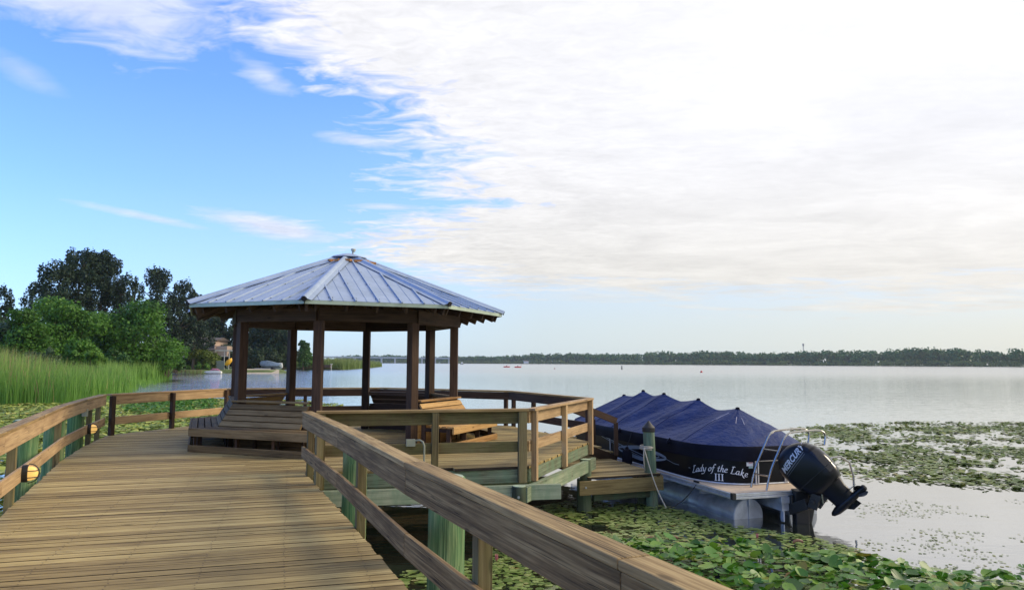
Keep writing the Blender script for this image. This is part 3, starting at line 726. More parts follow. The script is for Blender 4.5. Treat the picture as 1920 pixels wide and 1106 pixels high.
# electrical box and conduit on the near platform rail
eb=thing('electrical_box','beige electrical box with a curved conduit on the lower board of the near platform rail','electrical box',tuple(at(772,826,0.3)))
a=Vector((*E2,0)); b_=Vector((-2.86,10.66,0)); dd=(b_-a).normalized(); on=Vector((-dd.y,dd.x,0))*1.0
on = on if on.y<0 else -on
def ef(px,z,off=0.05):
    best=min(((abs(960+F*(a.x+(b_.x-a.x)*t)/(a.y+(b_.y-a.y)*t)-px),t) for t in np.linspace(0,1,300)))
    q=a.lerp(b_,best[1])+on*(off+0.04); return Vector((q.x,q.y,z))
q=ef(773,0.40,0.03); m=MB(); m.box((q.x,q.y,q.z),(0.135,0.07,0.105),rz=math.atan2(dd.y,dd.x)); m.build('box',M['pvc'],eb,bevel=0.004)
m=MB(); m.tube([ef(781,0.43,.03),ef(789,0.445,.10),ef(794,0.42,.13),ef(797,0.36,.14),ef(797,0.25,.14),ef(797,0.05,.14),ef(797,-0.3,.13)],0.014,8); m.build('conduit',M['pvc'],eb,smooth='auto')
eb=thing('electrical_box','junction box with two vertical conduits at the corner where the railings meet','electrical box',(-2.9,10.4,0.6))
m=MB(); m.box((-2.80,10.40,0.60),(0.13,0.08,0.15),rz=0.3); m.build('box',M['pvc'],eb,bevel=0.004)
m=MB(); m.tube([(-2.84,10.38,0.55),(-2.84,10.38,-0.35)],0.017,8); m.tube([(-2.765,10.34,0.55),(-2.765,10.34,-0.3),(-2.6,10.5,-.36),(-1.9,10.75,-0.31)],0.017,8); m.build('conduit',M['pvc'],eb)

# ================================================================== BOAT DOCK
dk = thing('floating_dock','low plank dock beside the covered pontoon boat','dock',(2.2,14.2,WZ))
DF=Vector((-0.304,0.953,0)); DA=Vector((0.953,0.304,0))
d0=Vector((1.46,13.81,0)); d1=Vector((2.93,14.40,0))
m=MB(); planks(m,[(d0.x,d0.y),(d1.x,d1.y),tuple((d1+DF*9)[:2]),tuple((d0+DF*9-DA*.2)[:2])],math.atan2(0.59,1.47),0.147,0.009,-0.55,0.038,seed=5); m.build('decking',[M['dock'],M['gap_shade_grime']],dk,bevel=0.002)
m=MB(); q=(d1-d0).normalized(); m.beam(d0-q*.22+Vector((0.01,-0.03,-.735)),d1+Vector((0.04,-0.03,-.735)),0.045,0.26); m.build('front_board',M['dock'],dk,bevel=0.005)
m=MB(); m.beam(d1+DA*.02+Vector((0,0,-.70)),d1+DF*9+DA*.02+Vector((0,0,-.70)),0.045,0.22); m.build('side_board',M['dock'],dk)
m=MB(); m.beam(d0+q*.1+Vector((0,.1,-.93)),d1-q*.2+Vector((0,.1,-.93)),0.09,0.14); m.build('cross_beam',M['pile2'],dk)
m=MB(); c=d0-q*.08+Vector((.01,-.06,-.72)); m.tube([c,c-Vector((0,.015,0))],0.02,8); m.build('bolt',M['galv'],dk)
piling(1.36,14.05,0.105,-0.62,'short bolted piling carrying the left corner of the low dock',grp='dark pilings under the platform',mat=M['pile2'])
piling(2.62,14.72,0.1,-0.62,'short piling under the right corner of the low dock',grp='dark pilings under the platform',mat=M['pile2'])
M['pile3']=wood('mooring_pile_wood',(0.06,0.11,0.08),(0.15,0.24,0.17),(0.24,0.33,0.22),green=(0.20,0.17,0.09),gamt=0.35)
mp=piling(2.72,14.47,0.115,0.26,'tall green mooring piling with a black pointed cap and a rope around it',(-0.08,0),cone=True,mat=M['pile3'],grp=None)
m=MB(); m.tube([(2.72,14.47,z) for z in (0.245,0.255,0.315,0.325,0.46)],[0.122,0.126,0.126,0.13,0.008],24); m.build('pointed_cap',M['blk'],mp)
M['rope']=flat('mooring_rope',(0.46,0.43,0.36),0.9,0,0.3,60,bump=0.6)
# ================================================================== PONTOON BOAT
BO=Vector((3.84,12.72,0)); BW=2.5
def T(u,v,z): return Vector((BO.x-0.304*u+0.953*v, BO.y+0.953*u+0.304*v, z))
BT=Matrix(((-0.304,0.953,0,BO.x),(0.953,0.304,0,BO.y),(0,0,1,0),(0,0,0,1)))
boat=thing('pontoon_boat','black and silver pontoon boat under a tented navy cover beside the dock','boat',tuple(T(3.5,1.25,WZ)))
def bb(m,name,mat,**k): return m.build(name,mat,boat,**k)
M['alu']=flat('brushed_aluminium',(0.66,0.68,0.70),0.35,0.55,0.15,6)
M['pont']=flat('dull_pontoon_aluminium',(0.46,0.50,0.56),0.38,0.55,0.3,2.5,bump=0.15)
M['panel']=flat('gloss_black_panel',(0.004,0.005,0.008),0.3,0,0.1,spec=0.2)
M['carpet']=flat('tan_carpet',(0.62,0.48,0.32),0.95,0,0.12,9)
M['vinyl_shade']=flat('black_vinyl_skirt_shade',(0.007,0.008,0.016),0.6,0,0.3,spec=0.1)
for v0 in (0.65,1.85):
    m=MB(); R=0.315; cz=WZ+0.045
    m.tube([T(u,v0,cz) for u in (0.5,0.52,2.0,2.02,2.04,4.4,4.42,4.44,6.6,7.0,7.4,7.7,7.9)],[R-.004,R,R,R+.006,R,R,R+.006,R,R,R*.92,R*.72,R*.42,.02],36); o=bb(m,'pontoon',M['pont'],smooth='auto')
    m=MB(); m.tube([T(0.50,v0,cz),T(0.488,v0,cz)],[R-.012,R-.014],36); m.beam(T(0.483,v0,cz-R),T(0.483,v0,cz+R*.95),0.012,0.02,tuple(T(1,0,0)-T(0,0,0))); m.beam(T(0.47,v0,cz+.17),T(0.47,v0,cz+.31),0.05,0.03,(0.953,.304,0)); m.build('end_plate',M['pont'],o)
m=MB(); m.prism([tuple(T(u,v,0)[:2]) for u,v in ((0.03,0.03),(7.3,0.03),(7.3,BW-.03),(0.03,BW-.03))],-0.74,-0.652); bb(m,'deck_frame',M['alu'])
m=MB(); m.prism([tuple(T(u,v,0)[:2]) for u,v in ((0.02,0.02),(7.31,0.02),(7.31,BW-.02),(0.02,BW-.02))],-0.649,-0.640); bb(m,'deck_carpet',M['carpet'])
for nm,a,b_ in (('side_trim',(0.0,0.0),(7.33,0.0)),('stern_trim',(0.0,0.0),(0.0,BW)),('side_trim',(0.0,BW),(7.33,BW))):
    m=MB(); ou=Vector((0,-1)) if nm=='side_trim' and a[1]==0 else (Vector((0,1)) if nm=='side_trim' else Vector((-1,0)))
    for z,o_,h in ((-0.652,0.012,0.02),(-0.682,0.0,0.03),(-0.712,0.012,0.02),(-0.735,0.0,0.02)):
        m.beam(T(a[0]+ou.x*o_,a[1]+ou.y*o_,z),T(b_[0]+ou.x*o_,b_[1]+ou.y*o_,z),0.03+o_,h)
    bb(m,nm,M['alu'],bevel=0.003)
m=MB(); m.box(tuple(T(0.0,0.0,-0.69)),(0.075,0.075,0.11),rz=0.31); bb(m,'corner_cap',M['blk'],bevel=0.01)
for u in (1.2,2.6,4.0,5.4):
    m=MB(); m.beam(T(u,0.1,-0.80),T(u,BW-.1,-0.80),0.06,0.1); bb(m,'cross_member',M['pont'])
# fence outline (u,v)
def outline(off=0.0,n=10):
    pts=[]
    v0=0.09-off
    for u in np.linspace(7.2,1.75,14): pts.append((u,v0))
    cu,cv,ru,rv=1.75,0.95,1.11+off,0.86+off
    for t in np.linspace(0,PI/2,n+1)[1:]: pts.append((cu-ru*math.sin(t),cv-rv*math.cos(t)))
    L=list(pts); e=[(cu-ru,v) for v in np.linspace(1.05,1.45,3)]
    R_=[(u,BW-v) for u,v in pts[::-1]]
    return L+e+R_
OL=outline()
def arc(OLx):
    s=[0]
    for a,b_ in zip(OLx[:-1],OLx[1:]): s.append(s[-1]+math.dist(a,b_))
    return s
AS=arc(OL)
def on_fence(s,z,off=0.0):
    for i in range(len(AS)-1):
        if AS[i]<=s<=AS[i+1] or i==len(AS)-2:
            f=(s-AS[i])/(AS[i+1]-AS[i]); a,b_=OL[i],OL[i+1]
            u=a[0]+(b_[0]-a[0])*f; v=a[1]+(b_[1]-a[1])*f
            # smooth normal
            def nn(j):
                j0,j1=max(j-1,0),min(j+1,len(OL)-1); dx,dy=OL[j1][0]-OL[j0][0],OL[j1][1]-OL[j0][1]; L=math.hypot(dx,dy); return (dy/L,-dx/L)
            n0,n1=nn(i),nn(i+1); nx,ny=n0[0]*(1-f)+n1[0]*f,n0[1]*(1-f)+n1[1]*f
            return T(u+nx*off,v+ny*off,z)
def sfind(u=None,v=None):
    """arc position of a point on the near side"""
    best=min(range(0,2400),key=lambda k: (lambda p: abs((p-T(u,v,0)).length))(on_fence(k*AS[-1]/2400,0)))
    return best*AS[-1]/2400
if (on_fence(3,0,1)-T(4,-5,0)).length > (on_fence(3,0,-1)-T(4,-5,0)).length: OS=-1
else: OS=1
def strip_s(m,s0,s1,z0,z1,off,n=24,tone=None):
    rows=[[on_fence(s0+(s1-s0)*i/n,z,off*OS) for i in range(n+1)] for z in (z0,z1)]
    m.grid(rows,tone)
ns=120
m=MB(); strip_s(m,0,AS[-1],-0.635,0.05,0.0,ns); bb(m,'fence_panel',M['panel'],smooth=True)
def rail_s(s0,s1,z,name,w=0.03,r=0.016,n=40):
    m=MB(); m.tube([on_fence(s0+(s1-s0)*i/n,z,0.012*OS) for i in range(n+1)],r,6); bb(m,name,M['alu'],smooth=True)
rail_s(0,AS[-1],-0.622,'fence_rail',n=ns); rail_s(0,AS[-1],-0.02,'fence_rail',n=ns)
sg=sfind(0.64,0.93); sg2=sfind(0.64,1.57)
for s_ in (0.0,1.2,2.15,sfind(3.3,.09),sg,sg+0.05,sg2,sg2+0.05):
    m=MB(); a=on_fence(s_,-0.63,0.016*OS); b_=on_fence(s_,-0.0,0.016*OS); m.beam(a,b_,0.03,0.022,(0.953,0.304,0)); bb(m,'fence_post',M['alu'])
rail_s(sg2+0.0,sg+0.05,-0.20,'gate_rail',n=8); 
# lighter frames on the forward panels
M['stripe']=flat('silver_blue_stripe',(0.34,0.42,0.50),0.35,0.2,0.05)
def ribbon(pts,w,name,mat,off=0.006,closed=False):
    m=MB(); n=len(pts)
    for i in range(n if closed else n-1):
        a,b_=pts[i],pts[(i+1)%n]; dx,dz=b_[0]-a[0],b_[1]-a[1]; L=math.hypot(dx,dz) or 1; nx,nz=-dz/L,dx/L
        wa=w(i/n) if callable(w) else w; wb=w(((i+1)%n)/n) if callable(w) else w
        q=[on_fence(a[0]-nx*wa/2,a[1]-nz*wa/2,off*OS),on_fence(b_[0]-nx*wb/2,b_[1]-nz*wb/2,off*OS),on_fence(b_[0]+nx*wb/2,b_[1]+nz*wb/2,off*OS),on_fence(a[0]+nx*wa/2,a[1]+nz*wa/2,off*OS)]
        m.poly(q)
    bb(m,name,mat)
def s_at_px(px):
    return min((abs(960+F*on_fence(k*AS[-1]/1500,0).x/on_fence(k*AS[-1]/1500,0).y-px),k*AS[-1]/1500) for k in range(0,int(1500*(sg+0.9)/AS[-1])))[1]
sA,sB=s_at_px(1158),s_at_px(1246)
sc_=(sA+sB)/2; hw_=(sB-sA)/2
for k_,ww,nm in ((1.0,0.045,'swoosh_outline'),(0.74,0.02,'swoosh_inner_line')):
    pts=[]
    for i in range(48):
        t=2*PI*i/48; c_=math.cos(t); x=abs(c_)**1.25*(1 if c_>0 else -1); pts.append((sc_+x*hw_*k_,-0.37+0.135*k_*math.sin(t)*(1-0.35*abs(c_))+0.02*c_))
    ribbon(pts,lambda q,ww=ww: ww*(0.5+0.9*abs(math.sin(2*PI*q))**1),nm,M['stripe'],closed=True)
ribbon([(s_at_px(1116),-0.12),(s_at_px(1150),-0.26),(s_at_px(1185),-0.36),(s_at_px(1205),-0.41)],0.018,'stripe_line',M['stripe'])
ribbon([(s_at_px(1116),-0.15),(s_at_px(1150),-0.30),(s_at_px(1185),-0.41),(s_at_px(1205),-0.46)],0.012,'stripe_line',M['stripe'])
ribbon([(s_at_px(1228),-0.30),(s_at_px(1260),-0.41),(s_at_px(1290),-0.42)],0.010,'stripe_line',M['stripe'])
# registration sticker
M['white']=flat('white_lettering',(0.78,0.80,0.80),0.5,0,0.03); M['red']=flat('red_print',(0.55,0.10,0.09),0.5,0,0.05); M['green_']=flat('pale_green_print',(0.35,0.52,0.48),0.5,0,0.05)
def dec(s0,s1,z0,z1,mat,nm,off=0.006):
    m=MB(); m.poly([on_fence(s0,z0,off*OS),on_fence(s1,z0,off*OS),on_fence(s1,z1,off*OS),on_fence(s0,z1,off*OS)]); bb(m,nm,mat)
st=sg-0.17; 
dec(st,st+0.13,-0.295,-0.225,M['white'],'sticker'); dec(st+0.04,st+0.12,-0.24,-0.229,M['red'],'sticker',0.009); dec(st+0.04,st+0.125,-0.335,-0.297,M['green_'],'sticker')
# --- lettering drawn with a broad pen
GL={'L':(1.25,[[(0.25,1.72),(0.62,1.9),(1.0,1.8)],[(0.62,1.86),(0.45,1.2),(0.3,0.35),(0.05,-0.02)],[(0.05,0.02),(0.5,-0.05),(1.0,0.02),(1.25,0.28)]]),
'a':(1.12,[[(0.9,.92),(.5,.98),(.18,.62),(.12,.15),(.4,.0),(.72,.45),(.88,.95)],[(.88,.95),(.76,.25),(.86,0),(1.08,.18)]]),
'd':(1.12,[[(0.86,.92),(.5,.98),(.18,.62),(.12,.15),(.4,.0),(.72,.45),(.86,.95)],[(1.05,1.85),(.88,.95),(.76,.25),(.86,0),(1.08,.18)]]),
'y':(1.05,[[(0.05,.85),(.22,.98),(.22,.3),(.4,0),(.72,.35)],[(.95,1.0),(.8,.3),(.55,-.5),(.1,-.75),(-.15,-.6)]]),
'o':(1.0,[[(.55,1),(.2,.75),(.12,.25),(.4,0),(.76,.28),(.82,.75),(.55,1)]]),
'f':(0.85,[[(1.0,1.7),(.75,1.9),(.5,1.5),(.3,.3),(.1,-.5),(-.2,-.7)],[(.05,.95),(.8,.97)]]),
't':(0.78,[[(.5,1.45),(.3,.35),(.38,0),(.7,.15)],[(.08,.95),(.75,.97)]]),
'h':(1.08,[[(.5,1.9),(.3,.9),(.12,0)],[(.25,.5),(.55,.95),(.78,.85),(.68,.2),(.8,0),(1.02,.18)]]),
'e':(0.95,[[(.15,.45),(.6,.58),(.72,.85),(.45,1),(.16,.65),(.12,.2),(.4,0),(.8,.2)]]),
'k':(1.1,[[(.5,1.9),(.3,.9),(.12,0)],[(.22,.45),(.6,.98),(.78,.8),(.34,.5)],[(.34,.5),(.7,-.1),(1.0,-.45),(1.2,-.4)]]),' ':(0.62,[])}
def catm(P,n=6):
    if len(P)<3: return P
    Q=[P[0]]+list(P)+[P[-1]]; out=[]
    for i in range(1,len(Q)-2):
        for k in range(n):
            t=k/n; p=[0.5*((2*Q[i][c])+(-Q[i-1][c]+Q[i+1][c])*t+(2*Q[i-1][c]-5*Q[i][c]+4*Q[i+1][c]-Q[i+2][c])*t*t+(-Q[i-1][c]+3*Q[i][c]-3*Q[i+1][c]+Q[i+2][c])*t**3) for c in (0,1)]
            out.append(tuple(p))
    out.append(P[-1]); return out
text='Lady of the Lake'; tw=sum(GL[c][0] for c in text)
s0_,s1_=s_at_px(1294),s_at_px(1396); k_=(s1_-s0_)/tw; x=0
XH=0.068
for ch in text:
    w_,strokes=GL[ch]
    if strokes:
        m=MB()
        cx=(x+w_/2)/tw; base=-0.415-0.085*(2*cx-1)**2+0.0*cx; slope=-0.085*4*(2*cx-1)*0.35
        for stt in strokes:
            P=catm(stt); nib=(0.12,0.07)
            for a,b_ in zip(P[:-1],P[1:]):
                for n_ in (nib,(-0.035,0.05)):
                    q=[]
                    for p,sg_ in ((a,-1),(b_,-1),(b_,1),(a,1)):
                        X=p[0]+sg_*n_[0]+0.12*p[1]; Y=p[1]+sg_*n_[1]
                        ss=s0_+(x+X)*k_; zz=base+Y*XH+slope*(X-w_/2)*k_*2
                        q.append(on_fence(ss,zz,(0.006 if n_ is nib else 0.0075)*OS))
                    m.poly(q)
        bb(m,'letter',M['white'])
    x+=w_
sm_=(s0_+s1_)/2
for i in (-1,0,1):
    c_=sm_+i*0.062+0.03; m=MB()
    for (x0,x1,z0,z1) in ((c_-.010,c_+.010,-0.575,-0.465),(c_-.024,c_+.024,-0.583,-0.575),(c_-.024,c_+.024,-0.465,-0.457)):
        m.poly([on_fence(x0,z0,.007*OS),on_fence(x1,z0,.007*OS),on_fence(x1,z1,.007*OS),on_fence(x0,z1,.007*OS)])
    bb(m,'numeral',M['white'])
# --- cover
def cover_mat():
    m_,N,P=newmat('navy_boat_cover'); tc=N.add('ShaderNodeTexCoord').outputs['Object']
    n=N.noise(tc,1.3,5,0.6,0.5); n2=N.noise(N.vmath('MULTIPLY',tc,(2,2,5)),3.0,4,0.6,0.4)
    c=N.ramp(n,[(0.3,(0.004,0.017,0.080)),(0.6,(0.007,0.028,0.120)),(0.75,(0.015,0.046,0.170))]); N.set(P.inputs['Base Color'],c)
    P.inputs['Roughness'].default_value=0.62; P.inputs['Sheen Weight'].default_value=0.04; P.inputs['Specular IOR Level'].default_value=0.3; P.inputs['Sheen Tint'].default_value=(0.4,0.5,0.9,1)
    N.set(P.inputs['Normal'],N.add('ShaderNodeBump',Strength=0.6,Distance=0.08,Height=n2)); return m_
M['cover']=cover_mat()
PK=[(1.60,0.70),(3.03,0.81),(4.53,0.87),(5.57,0.90),(6.65,0.74)]
SAG=[0.13,0.11,0.09,0.08]
def hc(u):
    if u<=PK[0][0]: return PK[0][1]
    if u>=PK[-1][0]: return PK[-1][1]
    for (a,za),(b_,zb),sg_ in zip(PK[:-1],PK[1:],SAG):
        if a<=u<=b_:
            f=(u-a)/(b_-a); return za+(zb-za)*f-sg_*(1-abs(2*f-1)**1.35)
CO=outline(off=0.045,n=16)
CO=[(8.15,1.25),(8.05,0.7),(7.75,0.3)]+CO+[(7.75,2.2),(8.05,1.8),(8.15,1.25)]
# densify
dn=[]
for a,b_ in zip(CO[:-1],CO[1:]):
    k=max(1,int(math.dist(a,b_)/0.07))
    for i in range(k): dn.append((a[0]+(b_[0]-a[0])*i/k,a[1]+(b_[1]-a[1])*i/k))
CO=dn; rows=[]; NT_=26
def su(u): 
    return min(max(1.60+(u-1.75)*(6.65-1.60)/(7.2-1.75),1.60),6.65)
def nzv(x,y,s=0):
    from mathutils import noise as mn
    return mn.noise(Vector((x,y,s)))
for ti in range(NT_+1):
    t=ti/NT_; row=[]
    for i,(u,v) in enumerate(CO):
        us=su(u); 
        ang=(u*1.0)
        # folds fan out from the peaks
        near=min(abs(us-p[0]) for p in PK)
        uu=u+(us-u)*t; vv=v+(1.25-v)*t
        zc=hc(us); ze=0.065
        pw=0.98+0.30*min(near,0.5)
        z=ze+(zc-ze)*(t**pw)
        fold=0.06*math.sin(PI*t)**0.8*nzv(u*3.3+0.9*t*2.0,0.8*t,v*0+ (0 if v<1.25 else 7)) + 0.022*math.sin(PI*t)*nzv(u*8+5*t,1.2*t,3 if v<1.25 else 9)
        if u<1.6: fold+=0.016*math.sin(PI*t)*nzv(math.atan2(v-1.25,u-1.9)*6,t,11)
        row.append(T(uu,vv,z+fold))
    rows.append(row)
m=MB(); m.grid(rows,closed=True); cov=bb(m,'cover',M['cover'],smooth=True); CR=rows
# skirt hanging below the fold, its shade put into a near black colour
rows=[]
for zi,(z,o_) in enumerate(((0.067,0.0),(0.05,0.012),(-0.06,0.008),(-0.14,0.004),(-0.205,0.0))):
    row=[]
    for i,(u,v) in enumerate(CO):
        cx_,cy_=(min(max(u,1.8),7.0),1.25); dx,dy=u-cx_,v-cy_; L=math.hypot(dx,dy) or 1
        wv=(0.006*math.sin(i*0.9)+0.008*nzv(i*.21,0,5))*(zi/4); dz=(0.012*nzv(i*.13,3,2)+0.010*abs(math.sin(i*.19)))*(zi/4)
        if u>7.3: z_=z
        row.append(T(u+dx/L*(o_+wv),v+dy/L*(o_+wv),z+dz))
    rows.append(row)
m=MB(); m.grid(rows,closed=True); m.build('skirt',M['vinyl_shade'],cov,smooth=True)
for u_,z_ in PK:
    m=MB(); c=T(u_,1.25,z_+0.0); m.tube([c-Vector((0,0,.02)),c+Vector((0,0,.018)),c+Vector((0,0,.024))],[0.05,0.035,0.015],12); m.build('vent_cap',M['vinyl_shade'],cov)
for px_ in (1164,1256):
    s_=s_at_px(px_); m=MB()
    for k in range(5):
        c=on_fence(s_+0.05*math.cos(k*1.3),0.03+0.035*math.sin(k*2.1),0.07*OS); m.tube([c-Vector((0,0,.03)),c+Vector((.02,0,.03))],[0.03,0.012],6)
    m.build('strap_buckle',M['vinyl_shade'],cov)
M['seam']=flat('pale_chafe_mark',(0.42,0.40,0.46),0.8)
M['navyseam']=flat('navy_seam_tape',(0.009,0.018,0.085),0.7)
for u_,z_ in PK:
    for side_ in (0,1):
        tgt=1.75+(u_-1.6)*5.45/5.05; cand=[i for i,(u,v) in enumerate(CO) if ((v<1.25)==(side_==0)) and u>1.2]
        i0=min(cand,key=lambda i:abs(CO[i][0]-tgt)); m=MB(); m.tube([CR[t][i0]+Vector((0,0,.004)) for t in range(0,NT_-1)],0.005,5); m.build('seam',M['navyseam'],cov,smooth=True)
for du,ta,tb,w_ in ((-.05,16,23,.006),(0.12,15,21,.005),(-1.0,15,21,.006),(-1.15,14,20,.006)):
    tgt=1.75+du; cand=[i for i,(u,v) in enumerate(CO) if v<1.25 and u>.4]; i0=min(cand,key=lambda i:abs(CO[i][0]-tgt)); m=MB(); m.tube([CR[t][i0]+Vector((0,-.004,.004)) for t in range(ta,tb)],w_,4); m.build('chafe_mark',M['seam'],cov)
def covpt(i,t,off=0.006):
    u,v=CO[i]; us=su(u); near=min(abs(us-p[0]) for p in PK); z=0.065+(hc(us)-0.065)*(t**(1.12+0.35*min(near,0.5)))
    return T(u+(us-u)*t,v+(1.25-v)*t,z+off+0.012)
# --- outboard motor (tilted up)
TH=math.radians(45); hA=Vector((0.85,-0.53,0)).normalized(); Z3=Vector((0,0,1))
mA=hA*math.cos(TH)+Z3*math.sin(TH); mS=-hA*math.sin(TH)+Z3*math.cos(TH); mL=mA.cross(mS)
MC=Vector((5.15,12.80,-0.19))
if mL.dot(Vector((0,-1,0)))<0: LS=-1
else: LS=1
def OM(a,s,l):
    if s<-.42: s=-.42+(s+.42)*0.56
    return MC+(mA*a+mS*s+mL*(l*LS))*1.04
om=thing('outboard_motor','big black outboard motor tilted up on the stern of the pontoon boat','outboard motor',tuple(MC))
M['cowl']=flat('satin_black_cowl',(0.005,0.005,0.006),0.30,0,0.1,spec=0.3)
SEC=[(-.50,-.16,.24,.13),(-.44,-.22,.31,.17),(-.34,-.30,.36,.205),(-.18,-.36,.385,.225),(0.0,-.385,.385,.235),(.14,-.385,.36,.23),(.26,-.355,.30,.21),(.35,-.29,.21,.175),(.41,-.19,.10,.12),(.43,-.10,.02,.05)]
def sec(s):
    for (a,b_) in zip(SEC[:-1],SEC[1:]):
        if a[0]<=s<=b_[0]:
            f=(s-a[0])/(b_[0]-a[0]); return [a[i]+(b_[i]-a[i])*f for i in (1,2,3)]
    return SEC[-1][1:]
def cowl_pt(s,th,k=1.0):
    a0,a1,w=sec(s); ca,cw=(a0+a1)/2,(a1-a0)/2; c,si=math.cos(th),math.sin(th); e=2/2.7
    return OM(ca+cw*k*abs(c)**e*(1 if c>0 else -1), s, w*k*abs(si)**e*(1 if si>0 else -1))
m=MB(); m.grid([[cowl_pt(s,2*PI*j/40) for j in range(40)] for s in [-.50,-.47,-.44,-.38,-.34,-.26,-.18,-.09,0,.07,.14,.2,.26,.31,.35,.38,.41,.425,.43]],closed=True)
m.poly([cowl_pt(.43,2*PI*j/40) for j in range(40)]); cw=m.build('cowl',M['cowl'],om,smooth=True)
m=MB(); m.tube([cowl_pt(-.20,2*PI*j/40,1.015) for j in range(40)],0.008,6,closed=True); m.build('cowl_seam',M['blk'],cw)
m=MB(); m.grid([[cowl_pt(s,2*PI*j/40,1.02) for j in range(-6,7)] for s in (.30,.2,.05,-.12,-.3)]); m.build('rear_spine',flat('gloss_black_trim',(0.01,0.01,0.012),0.12),cw,smooth=True)
def loftbox(name,secs,mat,n=20,par=om):
    m=MB(); rows=[]
    for s,a0,a1,w in secs:
        row=[]
        for j in range(n):
            th=2*PI*j/n; c,si=math.cos(th),math.sin(th); row.append(OM((a0+a1)/2+(a1-a0)/2*c,s,w*si))
        rows.append(row)
    m.grid(rows,closed=True); m.poly(rows[0]); m.poly(rows[-1][::-1]); return m.build(name,mat,par,smooth='auto')
loftbox('midsection',[(-.34,-.22,.31,.19),(-.50,-.17,.28,.14),(-.70,-.13,.25,.11),(-.90,-.12,.25,.08),(-1.14,-.12,.24,.05)],M['cowl'])
m=MB(); m.hexa([OM(-.14,-.90,-.06),OM(-.14,-.885,-.06),OM(-.14,-.885,.06),OM(-.14,-.90,.06)],[OM(.36,-.90,-.10),OM(.36,-.885,-.10),OM(.36,-.885,.10),OM(.36,-.90,.10)]); m.build('cavitation_plate',M['cowl'],om,bevel=0.004)
m=MB(); m.tube([OM(a,-1.10,0) for a in (-.27,-.24,-.15,0,.15,.26)],[.005,.04,.068,.078,.075,.06],16); m.build('gearcase',M['cowl'],om,smooth='auto')
m=MB(); m.hexa([OM(-.05,-1.16,-.012),OM(-.05,-1.16,.012),OM(.2,-1.16,.008),OM(.2,-1.16,-.008)],[OM(.06,-1.36,-.005),OM(.06,-1.36,.005),OM(.22,-1.36,.004),OM(.22,-1.36,-.004)]); m.build('skeg',M['cowl'],om)
m=MB(); m.tube([OM(.26,-1.10,0),OM(.44,-1.10,0),OM(.46,-1.10,0)],[.062,.055,.03],14); pr_=m.build('propeller',M['cowl'],om,smooth='auto')
M['blade']=flat('highlit_propeller_blade',(0.10,0.11,0.12),0.25,0.6,0.1)  # paler colour on one blade stands in for its highlight
for k in range(3):
    a=2*PI*k/3+0.5; m=MB(); rows=[]
    for q in range(5):
        r_=0.05+0.15*q/4; ww=(0.05,0.10,0.13,0.12,0.04)[q]; row=[]
        for t in np.linspace(-1,1,6):
            an=a+t*ww/r_*0.45; row.append(OM(.35+t*ww*0.55+0.02*q/4,-1.10+r_*math.cos(an),r_*math.sin(an)))
        rows.append(row)
    m.grid(rows); m.build('blade',M['blade'] if k==1 else M['cowl'],pr_,smooth=True)
# clamp bracket to the transom
m=MB()
for l in (-.12,.12):
    m.beam(OM(-.18,-.42,l),OM(-.40,-.62,l),.05,.16,tuple(mS)); 
m.tube([OM(-.30,-.5,-.2),OM(-.30,-.5,.2)],.035,10); m.beam(OM(-.05,-.55,0),OM(-.34,-.66,0),.12,.14,tuple(mS))
m.beam(OM(-.38,-.50,0),T(0.02,1.25,-0.98),.26,.18,(0,0,1)); m.build('clamp_bracket',M['blk'],om,bevel=0.01)
m=MB(); m.tube([OM(-.12,-.5,.1),OM(-.22,-.72,.1)],.018,8); m.tube([OM(-.05,-.52,-.1),OM(-.2,-.74,-.1)],.018,8); m.build('tilt_ram',M['steel'],om)
m=MB(); m.beam(T(-.10,1.30,-.62),T(-.06,1.34,-1.22),.20,.24,(1,0,0)); m.beam(T(-.2,1.5,-.7),T(-.1,1.42,-1.3),.10,.12,(1,0,0)); m.beam(T(-.05,1.12,-.8),T(-.05,1.6,-.8),.1,.16); m.build('swivel_bracket',M['blk'],om,bevel=0.015)
# maker's lettering on the cowl, built from text
def text_mesh(body,size,shear=0.25,offset=0.01):
    c=bpy.data.curves.new('lettering','FONT'); c.body=body; c.size=size; c.shear=shear; c.offset=offset; c.resolution_u=3
    o=bpy.data.objects.new('tmp',c); COL.objects.link(o); dg=bpy.context.evaluated_depsgraph_get(); me=bpy.data.meshes.new_from_object(o.evaluated_get(dg))
    V=[tuple(v.co) for v in me.vertices]; Fc=[list(p.vertices) for p in me.polygons]; bpy.data.objects.remove(o); bpy.data.meshes.remove(me); return V,Fc
M['decal']=flat('silver_decal',(0.50,0.52,0.55),0.35,0.2,0.05)
V_,F_c=text_mesh('MERCURY',0.135,0.2,0.004)
tx=max(v[0] for v in V_); mb=MB()
def cowlmap(a,s,off=0.005):
    a0,a1,w=sec(s); ca,cw_=(a0+a1)/2,(a1-a0)/2; q=min(abs((a-ca)/cw_),0.995); l=w*(1-q**2.7)**(1/2.7)
    return OM(a,s,l+off)
LSIDE=1
mb.v=[tuple(cowlmap(-0.30+v[0]*0.56/tx, 0.13+v[1]*1.0+0.10*(v[0]/tx))) for v in V_]; mb.f=F_c; mb.uv=[(0,0)]*sum(len(f) for f in F_c); mb.t=[.5]*len(F_c); mb.m=[0]*len(F_c)
mb.build('lettering',M['decal'],cw)
m=MB()
for s_,w_ in ((0.095,0.012),(0.065,0.006)):
    for k in range(14):
        a=-.29+k*.034; a2=a+.034; sl_=0.1*k*.034/.56; sl2=0.1*(k+1)*.034/.56
        m.poly([cowlmap(a,s_+sl_),cowlmap(a2,s_+sl2),cowlmap(a2,s_+w_+sl2),cowlmap(a,s_+w_+sl_)])
m.build('decal_line',flat('dim_decal',(0.13,0.14,0.15),0.4),cw)
